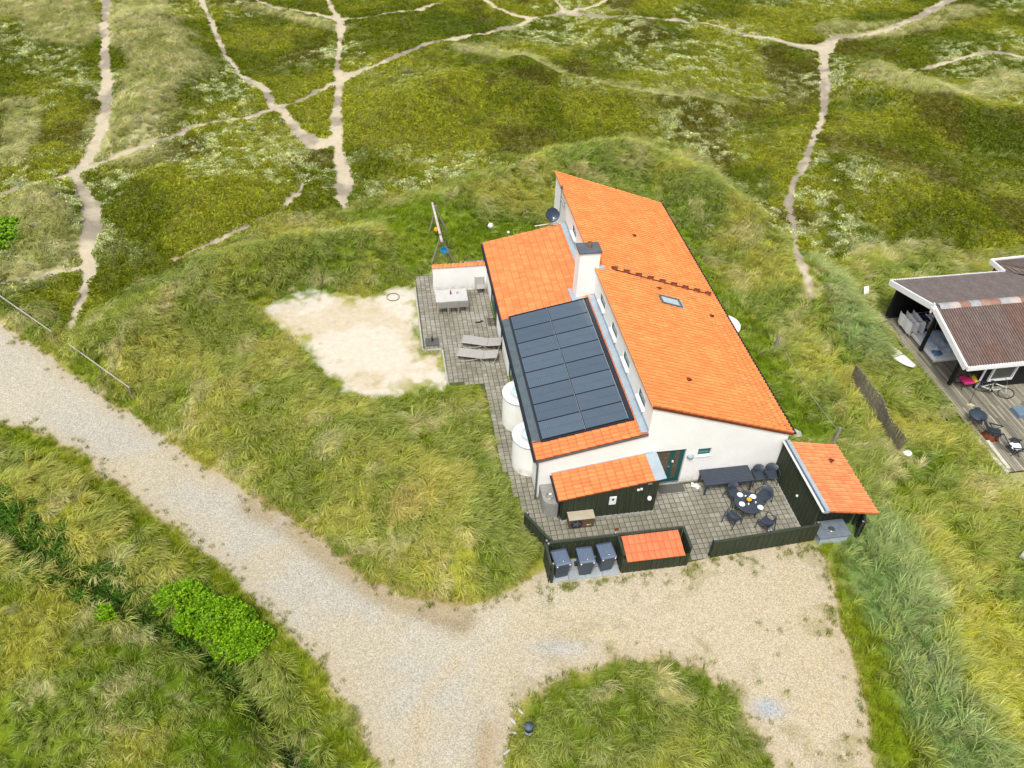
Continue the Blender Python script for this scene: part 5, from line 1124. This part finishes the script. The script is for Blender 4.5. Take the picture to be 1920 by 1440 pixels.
# posts and rails
def zt(x, y): return float(height(np.array([x]), np.array([y]))[0])
for (bx, by), (tx, ty), hz, lb in [(at(1558, 842)[:2], at(1576, 802, 1.15)[:2], 1.15, 'leaning grey wooden post in the grass just behind the storage shed'), (at(1450, 668)[:2], at(1461, 630, 1.2)[:2], 1.2, 'leaning grey wooden post in tall grass right of the main roof')]:
    z_ = zt(bx, by); t_ = thing('wooden_post', lb, 'post', (bx, by, 0), 0, 'old fence posts behind the house'); MB().tube((0, 0, z_-.2), (tx-bx, ty-by, max(hz, z_+1.0)), .09, .075, 8).build('post', OLDW, t_)
wt_ = thing('wire_fence', 'thin sagging wire between the two old posts in the grass', 'wire', (0, 0, 0)); a = Vector((*at(1572, 808, 1.1)[:2], 1.1)); b = Vector((*at(1459, 634, 1.15)[:2], 1.15)); MB().path([a.lerp(b, t)+Vector((0, 0, -.25*math.sin(math.pi*t))) for t in np.linspace(0, 1, 13)], .008, 4).build('wire', ALU, wt_)
RAILW = mat('pale_rail_wood', (.52, .50, .42), .8, .2, 3)
for pa, pb2, lb in [((-30, 534), (97, 622), 'long pale log rail at the left edge, the farther of two beside the track'), ((130, 646), (243, 727), 'long pale log rail ending in the grass, the nearer of two beside the track')]:
    A = at(*pa, .75); B = at(*pb2, .75); t_ = thing('log_rail', lb, 'rail', (A[0], A[1], 0), 0, 'log rails along the track'); d_ = Vector((B[0]-A[0], B[1]-A[1], 0)); zt0 = .75
    MB().tube((0, 0, zt0), (d_.x, d_.y, zt0), .032, .028, 8).build('rail', RAILT, t_)
    for k in (0.02, .5, .98): q = d_*k; MB().tube((q.x, q.y, zt(A[0]+q.x, A[1]+q.y)-.2), (q.x, q.y, zt0-.03), .04, n=8).build('post', OLDW, t_)
# reed / picket sand fence
rf = thing('picket_screen', 'wavy weathered picket screen leaning in the grass left of the neighbouring deck', 'fence', (0, 0, 0))
base = [at(*p, .35)[:2] for p in [(1598, 706), (1615, 735), (1640, 772), (1662, 805), (1683, 842)]]; top = [at(*p, 1.45)[:2] for p in [(1607, 682), (1626, 706), (1655, 742), (1670, 778), (1703, 822)]]
mb = MB(); rl = MB(); n = 64; pr = None
def pl(P, t): s = t*(len(P)-1); i = min(int(s), len(P)-2); f = s-i; return (P[i][0]*(1-f)+P[i+1][0]*f, P[i][1]*(1-f)+P[i+1][1]*f)
for k in range(n):
    t = k/(n-1); a, b = pl(base, t), pl(top, t); z_ = zt(*a); mb.tube((a[0], a[1], z_-.1), (b[0]+random.uniform(-.02, .02), b[1], z_*.4+1.35+random.uniform(-.05, .08)), .034, .026, 4)
    m1 = Vector((a[0]*.7+b[0]*.3, a[1]*.7+b[1]*.3, .55+z_*.8)); m2 = Vector((a[0]*.25+b[0]*.75, a[1]*.25+b[1]*.75, 1.05+z_*.5))
    if pr: rl.tube(pr[0], m1, .018, n=4); rl.tube(pr[1], m2, .018, n=4)
    pr = (m1, m2)
o = mb.build('pickets', OLDW, rf); o['kind'] = 'stuff'; rl.build('wire', OLDW, rf)
# stones, bollard, small things
def stone(label, px, py, s, dz=0.0, m=None, name='stone', cat='stone', sq=(1, .7, .6), grp=None, onground=True):
    q = at_t(px, py); t_ = thing(name, label, cat, (q[0], q[1], q[2]+dz), random.uniform(0, 3), grp); rg = random.Random(int(px)); mb = MB(); pr_ = [(0, -.6), (.7, -.5), (1, 0), (.75, .55), (.3, .8), (0, .85)]
    vs = []; n = 9
    for r_, z_ in pr_:
        for k in range(n): a = 2*math.pi*k/n; j = rg.uniform(.85, 1.12); vs.append((s*sq[0]*r_*j*math.cos(a), s*sq[1]*r_*j*math.sin(a), s*sq[2]*z_*j))
    mb.add(vs, [(j*n+k, j*n+(k+1) % n, (j+1)*n+(k+1) % n, (j+1)*n+k) for j in range(len(pr_)-1) for k in range(n)], 0, False); mb.build('rock', m or STONE, t_)
stone('pale grey boulder in the grass at the far right corner of the main roof', 1488, 815, .42, .05); stone('white stone at the near end of the picket screen', 1697, 857, .22, .25, WPL)
for i_, (px, py, lb) in enumerate([(975, 1335, 'white edging stone on the grass island, farthest from the camera'), (961, 1353, 'white edging stone on the grass island, second farthest'), (962, 1376, 'white edging stone on the grass island, beside the bollard lamp'), (950, 1412, 'white edging stone on the grass island, closest to the camera')]):
    stone(lb, px, py, .10, .08, STONE, 'edging_stone', sq=(1.6, .5, .5), grp='white edging stones on the grass island')
q = at_t(990, 1383); bo = thing('bollard_lamp', 'short blue-grey bollard lamp leaning on the grass island', 'bollard', (q[0], q[1], q[2])); mb = MB(); mb.lathe([(.13, -.1), (.13, .50), (.15, .50), (.15, .60), (.0, .63)], 16); mb.build('post', mat('blue_grey_paint', (.07, .10, .14), .5), bo, Matrix.Rotation(R(-12), 4, 'X')); MB().lathe([(.134, .30), (.134, .38)], 16).build('band', mat('light_band', (.35, .4, .45), .4), bo, Matrix.Rotation(R(-12), 4, 'X'))
# ------------------------------------------------------------------ neighbouring house (frame x' right, y' back)
NA = R(11.6); NM = Matrix.Rotation(NA, 4, 'Z')
def nthing(name, label, cat, a, b, z=0., rz=0., group=None):
    x, y = nw(a, b); return thing(name, label, cat, (x, y, z), NA+rz, group)
dk = nthing('wooden_deck', 'weathered plank deck wrapped round the neighbouring cottage', 'deck', 0, 0)
dtv = []; mb = MB(); DX0, DX1, DY0, DY1 = 25.98, 37.0, 19.2, 30.6
n = int((DX1-DX0)/.135)
for k in range(n):
    x = DX0+k*.135; y = DY0
    while y < DY1-.1:
        l = min(random.uniform(2.5, 4.2), DY1-y); dz = random.uniform(-.004, .004); mb.box(x+.010, y+.004, .10, x+.124, y+l-.004, .135+dz); y += l; dtv += [random.random()]*8
o = mb.build('planks', DECKW, dk); o['kind'] = 'stuff'; a = o.data.attributes.new('tv', 'FLOAT', 'POINT'); a.data.foreach_set('value', dtv)
MB().box(DX0+.02, DY0+.02, -.2, DX1, DY1-.02, .09).build('frame', BLACKW, dk)
nh = nthing('brown_roofed_cottage', 'dark cottage with brown corrugated roof and white fascia at the right edge', 'cottage', 0, 0)
GX0, GE, GR, GB, ZE, ZRG = 26.03, 23.76, 27.05, 30.5, 2.25, 3.22
XE = 38.0
def slope_M(o, ax, ay): return plane_M(o, ax, ay)
TROUGH_SHADE = mat('roof_trough_shade', (.085, .065, .055), .9, .3, 3)  # shading of the corrugation, painted as a darker colour on trough faces
def sheet_mesh(w_, l_, m, nn=7):
    mb = MB(); per = 8; vs = []; N = nn*4
    for yv, dz in ((0, 0), (l_+.06, .015)):
        for k in range(N+1): vs.append((w_*k/N, yv, (.034*math.sin(2*math.pi*k/4))+.04+dz))
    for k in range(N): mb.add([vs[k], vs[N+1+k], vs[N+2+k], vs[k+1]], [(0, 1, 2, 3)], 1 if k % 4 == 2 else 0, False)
    vs2 = [(x, l_+.06, z) for x, y, z in vs[N+1:]]+[(x, l_+.06, z-.02) for x, y, z in vs[N+1:]]; mb.add(vs2, [(k, N+1+k, N+2+k, k+1) for k in range(N)]); return mb.mesh('roof_sheet', [m, TROUGH_SHADE])
rf_ = MB(); extr_ = [(GE, ZE-.12), (GE, ZE), (GR, ZRG), (GB, ZE), (GB, ZE-.12), (GR, ZRG-.12)]
k6 = len(extr_); rf_.add([(GX0+.02, y, z) for y, z in extr_]+[(XE, y, z) for y, z in extr_], [tuple(range(k6)), tuple(reversed(range(k6, 2*k6)))]+[(k, k6+k, k6+(k+1) % k6, (k+1) % k6) for k in range(k6)]); ro_ = rf_.build('roof', BLACKW, nh)
for side in (0, 1):
    top_ = (GX0, GR, ZRG) if side == 0 else (XE, GR, ZRG); eave = (GX0, GE, ZE) if side == 0 else (XE, GB, ZE)
    ay = Vector(eave)-Vector(top_); L_ = ay.length+.04; ax = Vector((1, 0, 0)) if side == 0 else Vector((-1, 0, 0))
    # keep the frame right handed with z up: ax x ay must point up
    if ax.cross(ay).z < 0:
        ax = -ax; top_ = (XE, GR, ZRG) if side == 0 else (GX0, GR, ZRG)
    nr = 3 if side == 0 else 3; tl = L_/nr; ncs = 11; tw = (XE-GX0)/ncs; ms = [sheet_mesh(tw-.012, tl, c, 8) for c in COR]
    for r_ in range(nr):
        for c in range(ncs):
            p = Vector(top_)+ax.normalized()*(c*tw)+ay.normalized()*(r_*tl); rnd_ = random.random(); mi = 3 if side else (0 if rnd_ < .35 else 1 if rnd_ < .85 else 2)
            part('roof_sheet', ms[mi], ro_, plane_M(p, ax, ay) @ Matrix.Translation((0, 0, .0)))
for k in range(22):
    x = GX0+.15+k*.54; cp = MB(); cp.add([(x, GR-.24, ZRG-.00), (x+.55, GR-.24, ZRG-.00), (x+.55, GR-.08, ZRG+.10), (x, GR-.08, ZRG+.10), (x+.55, GR+.08, ZRG+.10), (x, GR+.08, ZRG+.10), (x+.55, GR+.24, ZRG), (x, GR+.24, ZRG)], [(0, 1, 2, 3), (3, 2, 4, 5), (5, 4, 6, 7)], 0, True); cp.build('ridge_cap', CORR[(1, 3, 2, 1, 0, 2)[k % 6]], ro_)
# white fascias
def fas(p, q, h=.24, t=.05, nm='fascia'):
    p, q = Vector(p), Vector(q); d = (q-p); L_ = d.length; ax = d.normalized(); side = Vector((0, 0, 1)).cross(ax).normalized(); up = ax.cross(side)
    M = Matrix(((ax.x, side.x, up.x, p.x), (ax.y, side.y, up.y, p.y), (ax.z, side.z, up.z, p.z), (0, 0, 0, 1))); MB().box(0, -t, -h, L_, t, .05, M=M).build(nm, WHITEP, nh)
fas((GX0-.05, GE-.05, ZE+.03), (GX0-.05, GR, ZRG+.03)); fas((GX0-.05, GR, ZRG+.03), (GX0-.05, GB+.05, ZE+.03)); fas((GX0, GE-.09, ZE+.0), (XE, GE-.09, ZE+.0), .16); fas((GX0, GB+.08, ZE), (XE, GB+.08, ZE), .16)
# finial
MB().box(GX0-.14, GR-.05, ZRG-.35, GX0-.105, GR+.05, ZRG+.22).box(GX0-.15, GR-.13, ZRG-.12, GX0-.102, GR+.13, ZRG-.04).build('finial', WHITEP, nh)
for y in (24.8, 27.37): MB().box(26.62, y-.07, .14, 26.76, y+.07, (ZE+.27 if y < 26 else ZRG-.12)).build('post', BLACKW, nh)
# walls: back screen, inner wall, front wall
MB().box(26.3, 30.1, .0, 30.2, 30.25, 2.2).build('wall', BLACKW, nh)
MB().box(30.2, 24.45, .0, 30.35, 30.25, 2.3).build('wall', BLACKW, nh)
FW = [(28.2, 29.5), (30.3, 31.8)]
mb = MB(); x = 27.75
for a, b in FW: mb.box(x, 24.35, 0, a, 24.45, 2.2); mb.box(a, 24.35, 0, b, 24.45, .6); mb.box(a, 24.35, 1.95, b, 24.45, 2.2); x = b
mb.box(x, 24.35, 0, XE, 24.45, 2.2); mb.build('wall', BLACKW, nh)
for a, b in FW:
    f = MB(); f.box(a, 24.26, .6, a+.08, 24.40, 1.95).box(b-.08, 24.26, .6, b, 24.40, 1.95).box(a+.08, 24.26, .6, b-.08, 24.40, .68).box(a+.08, 24.26, 1.87, b-.08, 24.40, 1.95); fo = f.build('window', WHITEP, nh); MB().box(a+.08, 24.34, .68, b-.08, 24.36, 1.87).build('pane', PANE, fo)
MB().box(27.76, 24.30, .14, 27.84, 24.349, 2.1).build('door_frame', WHITEP, nh)
# rear wing
wg = MB(); W0, W1, WY0, WY1 = 32.5, 42.0, 29.6, 31.2
ex = [(W0-.3, 2.25), (W0+3.0, 3.3), (W0+3.0, 3.2), (W0-.3, 2.12)]
mb = MB(); mb.box(W0, WY0, 0, W1, WY1, 2.15); mb.build('wall', BLACKW, nh)
P = [(W0-.35, GR+.2, 2.15), (W0-.35, WY1-3.9, 2.30), (W1, WY1-3.2, 2.3), (W1, 29.2, 3.35), (34.4, 29.0, 3.35)]
P = [(W0, 31.55, 2.28), (W1, 31.9, 2.28), (W1, 28.6, 3.25), (33.8, 28.6, 3.25), (W0, 30.55, 2.34)]
mb = MB(); mb.add(P+[(x, y, z-.1) for x, y, z in P], [(0, 1, 2, 3, 4), (9, 8, 7, 6, 5)]+[(k, 5+k, 5+(k+1) % 5, (k+1) % 5) for k in range(5)]); wr = mb.build('wing_roof', COR[0], nh)
for k in range(60):
    x = W0+.1+k*.155; t_ = min(1., max(0., (x-W0)/1.4)); y0_ = 30.55+(28.6-30.55)*t_; z0_ = 2.34+(3.25-2.34)*t_
    MB().tube((x, 31.55+(x-W0)*.036, 2.285), (x, y0_, z0_+.01), .03, n=5).build('roof_ridge', COR[0], wr) if k < 30 else None
fas((W0-.03, 31.6, 2.33), (W1, 31.95, 2.33), .2); fas((W0-.03, 30.45, 2.38), (W0-.03, 31.6, 2.33), .2)
# laundry rack
lr = nthing('drying_rack', 'folding rack hung with white laundry under the cottage roof', 'drying rack', 26.4, 28.5, .14)
for y in (0, .7): MB().path([(0, y, 0), (.25, y, .95), (1.5, y, .95), (1.75, y, 0)], .015).build('frame', ALU, lr)
for k, x in enumerate((.0, .36, .72)):
    mb = MB(); n = 10; vs = []
    for z, s in ((.98, 0), (.25, .10)):
        for i in range(n+1): vs.append((x+s+.02*math.sin(i*1.3), -.25+i*.12, z+.02*math.sin(i*2.)))
    mb.add(vs, [(i, i+1, n+2+i, n+1+i) for i in range(n)], 0, True); vs = [(v_[0]+.03, v_[1], v_[2]) for v_ in vs]; mb.add(vs, [(n+1+i, n+2+i, i+1, i) for i in range(n)], 0, True); mb.build('towel', CLOTHW, lr)
for x, m_ in ((.98, CLOTHN), (1.2, CLOTHW), (1.45, CLOTHW)): MB().box(x, -.1, .35, x+.03, .5, 1.0, M=Matrix.Rotation(.04, 4, 'Z')).bbox(x+.02, -.05, .96, x+.12, .45, 1.0, .01).build('garment', m_, lr)
bd = nthing('outdoor_daybed', 'pale mattress with crumpled blue bedding under the cottage gable', 'daybed', 26.85, 26.4, .14)
MB().bbox(0, 0, .02, 2.0, 2.2, .18, .05).build('mattress', CLOTHW, bd)
def crumple(w_, l_, h_, n, seed):
    mb = MB(); vs = []; 
    for i in range(n+1):
        for j in range(n+1):
            x, y = w_*i/n, l_*j/n; e = min(i, j, n-i, n-j); vs.append((x+.04*math.sin(j*2.1+seed), y+.04*math.sin(i*1.7), (h_*(.4+.6*float(vnoise(np.array([x*3.2+seed]), np.array([y*3.2]), 8)[0])) if e else 0)))
    mb.add(vs, [(i*(n+1)+j, (i+1)*(n+1)+j, (i+1)*(n+1)+j+1, i*(n+1)+j+1) for i in range(n) for j in range(n)], 0, True); return mb
crumple(1.5, 1.7, .30, 14, 1).build('duvet', CLOTHB, bd, Matrix.Translation((.35, .4, .17))); crumple(.45, .4, .14, 6, 3).build('pillow', mat('blue_pillow', (.10, .20, .36), .9), bd, Matrix.Translation((.15, .25, .19)))
# airbed / board in grass, white scrap
q = at(1674, 664, .35); z_ = zt(q[0], q[1]); sp = thing('paddle_board', 'long white inflatable board lying in grass beside the neighbouring deck', 'board', (q[0], q[1], max(.3, z_+.32)), R(118))
mb = MB(); vs = []; n = 16; ring = [(.0, .06), (.5, .05), (.5, -.03), (0, -.04)]
for k in range(n+1):
    t = k/n; wv = .38*math.sin(math.pi*min(1, max(0.02, t*.96+.02)))**.45; z_k = .10*(abs(t-.5)*2)**3
    for a, zz in ((-1, 0), (-.8, .05), (.8, .05), (1, 0), (.8, -.05), (-.8, -.05)): vs.append(((t-.5)*2.6, a*wv, zz+z_k))
mb.add(vs, [(k*6+j, k*6+(j+1) % 6, (k+1)*6+(j+1) % 6, (k+1)*6+j) for k in range(n) for j in range(6)], 0, True); mb.build('board', WPL, sp); MB().box(-.35, -.37, .055, -.31, .37, .062).build('strap', ZINC, sp)
q = at_t(1620, 560); wbx = thing('white_crate', 'small white sheet leaning in the tall grass left of the cottage', 'sheet', (q[0], q[1], q[2]+.4), .3); MB().bbox(-.15, -.02, -.3, .15, .02, .35, .005).build('sheet', WPL, wbx, Matrix.Rotation(R(-30), 4, 'X'))
q = at_t(1915, 1047); wbx = thing('painted_board', 'white board edge poking from the grass at the right picture edge', 'board', (q[0], q[1], q[2]+.35), R(25)); MB().bbox(-.12, -.45, -.3, .5, .05, .12, .01).build('panel', WHITEP, wbx)
# bicycles
def wheel(t, x, z, rr_):
    mb = MB(); mb.path([(x+rr_*math.cos(a), 0, z+rr_*math.sin(a)) for a in np.linspace(0, 2*math.pi, 25)], .022, 6); w_ = mb.build('wheel', RUB, t)
    s = MB()
    for k in range(8): a = math.pi*k/8; s.tube((x-rr_*math.cos(a), 0, z-rr_*math.sin(a)), (x+rr_*math.cos(a), 0, z+rr_*math.sin(a)), .004, n=3)
    s.tube((x, -.04, z), (x, .04, z), .03, n=8); s.build('spokes', ALU, w_)
def bicycle(label, a, b, rz, m, lean=8):
    t = nthing('bicycle', label, 'bicycle', a, b, .14, rz, 'bicycles parked on the deck'); t.rotation_euler = (R(lean), 0, NA+rz)
    wheel(t, -.52, .33, .33); wheel(t, .52, .33, .33); fr = MB()
    for p, q_ in (((-.52, 0, .33), (-.08, 0, .28)), ((-.08, 0, .28), (-.20, 0, .78)), ((-.20, 0, .74), (.36, 0, .72)), ((-.08, 0, .28), (.38, 0, .62)), ((-.52, 0, .33), (-.18, 0, .70)), ((.34, 0, .82), (.52, 0, .33))): fr.tube(p, q_, .022, n=6)
    fr.build('frame', m, t); MB().bbox(-.32, -.07, .80, -.08, .07, .86, .02).build('saddle', RUB, t); MB().path([(.22, -.28, .98), (.32, -.1, .95), (.33, .1, .95), (.22, .28, .98)], .014).tube((.34, 0, .8), (.325, 0, .95), .016, n=6).build('handlebar', CHROME, t); MB().tube((-.08, -.1, .28), (-.08, .1, .28), .05, n=10).build('crank', RUB, t)
WB = mat('cream_frame_paint', (.62, .63, .55), .4)
bicycle('cream framed bicycle parked on the deck in front of the cottage window', 28.35, 23.85, R(-35), WB); bicycle('dark bicycle leaning behind the cream one beside the cottage post', 27.75, 24.75, R(-8), RUB, 12)
# colourful bag / cushion on stand
cg = nthing('cushioned_stool', 'folding seat with pink and yellow cushion next to the cottage post', 'seat', 27.15, 24.55, .14)
MB().bbox(-.1, -.25, .38, .45, .30, .48, .04).build('cushion', PINK, cg); MB().bbox(.46, -.2, .38, .72, .30, .50, .04).build('cushion', YEL, cg); MB().path([(-.1, -.25, .0), (.3, .3, .38)], .014).path([(.3, -.25, .0), (-.1, .3, .38)], .014).path([(.7, -.2, 0), (.7, .2, .38)], .014).build('leg', RUB, cg)
pl_ = nthing('floor_stand', 'thin black rod stand with a small wooden foot on the deck', 'stand', 26.85, 23.35, .14); MB().tube((0, 0, 0), (.45, .55, .95), .012, n=5).build('rod', RUB, pl_); MB().bbox(-.14, -.08, 0, .14, .02, .05, .01).bbox(.02, -.15, 0, .2, -.06, .04, .01).build('foot', mat('pale_wood', (.5, .44, .28), .8), pl_)
# fire bowl / dark round table
fb = nthing('round_cover_table', 'round dark blue-grey covered garden table at the edge of the deck', 'table', 26.35, 22.2, .12); MB().lathe([(0, .58), (.36, .58), (.40, .54), (.37, .46), (.32, .44)], 22).build('tabletop', mat('dark_slate_cover', (.04, .055, .075), .5), fb); MB().bbox(.10, .30, .50, .30, .42, .60, .02).build('handle', DPLAS, fb)
for k in range(3): a = R(90+120*k); MB().tube((.22*math.cos(a), .22*math.sin(a), .46), (.34*math.cos(a), .34*math.sin(a), 0), .025, n=5).build('leg', BROWN, fb)
def folding_chair(label, a, b, rz, top):
    t = nthing('folding_chair', label, 'chair', a, b, .14, rz, 'dark folding chairs on the deck'); MB().bbox(-.25, -.25, .30, .25, .25, .34, .015).build('seat', DPLAS, t); bk = MB()
    for k in range(5): bk.box(-.25+k*.11, 0, 0, -.25+k*.11+.06, .02, .62)
    bk.box(-.27, -.01, .6, .27, .03, .68); bk.build('backrest', DPLAS, t, Matrix.Translation((0, .24, .32)) @ Matrix.Rotation(R(-38), 4, 'X'))
    for s in (-1, 1): MB().tube((s*.26, -.25, .5), (s*.26, .2, 0), .018, n=5).build('leg', RUB, t); MB().tube((s*.26, .25, .5), (s*.26, -.2, 0), .018, n=5).build('leg', RUB, t); MB().box(s*.28-.025, -.3, .5, s*.28+.025, .3, .53).build('armrest', DPLAS, t)
    if top: crumple(.4, .4, .10, 5, 5).build('cloth', CLOTHW, t, Matrix.Translation((-.2, -.2, .35)))
folding_chair('dark folding chair with reclined back nearest the round covered table', 26.65, 21.25, R(60), False); folding_chair('dark folding chair with a white cloth on its seat near the deck corner', 27.0, 20.25, R(75), True)
cl_ = nthing('coat_pile', 'dark bag with brown and white clothes on the deck beside the chairs', 'bag', 26.25, 20.95, .14); crumple(.6, .55, .3, 7, 9).build('bag', BROWN, cl_); crumple(.25, .25, .12, 4, 2).build('cloth', CLOTHW, cl_, Matrix.Translation((.2, .15, .24)))
for a, b, lb in ((27.55, 20.85, 'small dark cushion lying alone on the deck boards'),): t_ = nthing('cushion', lb, 'cushion', a, b, .14); MB().lathe([(0, .08), (.14, .07), (.2, .03), (.18, 0), (0, 0)], 12).build('cushion', DPLAS, t_)
bx = nthing('covered_chest', 'blue-grey storage chest with white towel on the deck by the picture edge', 'chest', 28.7, 22.45, .14); MB().bbox(-.1, -.3, 0, .95, .3, .22, .02).build('chest', mat('slate_blue', (.14, .20, .27), .6), bx); MB().path([(.45, -.3, .3), (.8, .1, .5), (1.5, .3, .6)], .06, 8).build('towel', CLOTHW, bx); crumple(.9, .7, .5, 8, 6).build('cover', CLOTHN, bx, Matrix.Translation((.9, -.5, .1))); crumple(.6, .5, .45, 7, 4).build('rug', mat('rust_cloth', (.30, .09, .04), .9), bx, Matrix.Translation((1.6, -1.0, .1)))
pk = nthing('driftwood_planks', 'pale weathered planks lying in the grass along the deck edge', 'planks', 0, 0)
for p, q_ in (((1818, 812), (1888, 888)), ((1850, 828), (1890, 880))):
    A, B = at(*p, .12), at(*q_, .12); inv = NM.inverted(); A, B = inv @ Vector(A), inv @ Vector(B); d_ = B-A; M = Matrix.Translation(A) @ Matrix.Rotation(math.atan2(d_.y, d_.x), 4, 'Z'); MB().bbox(0, -.09, -.1, d_.length, .09, .10, .01, M=M).build('plank', RAILW, pk)
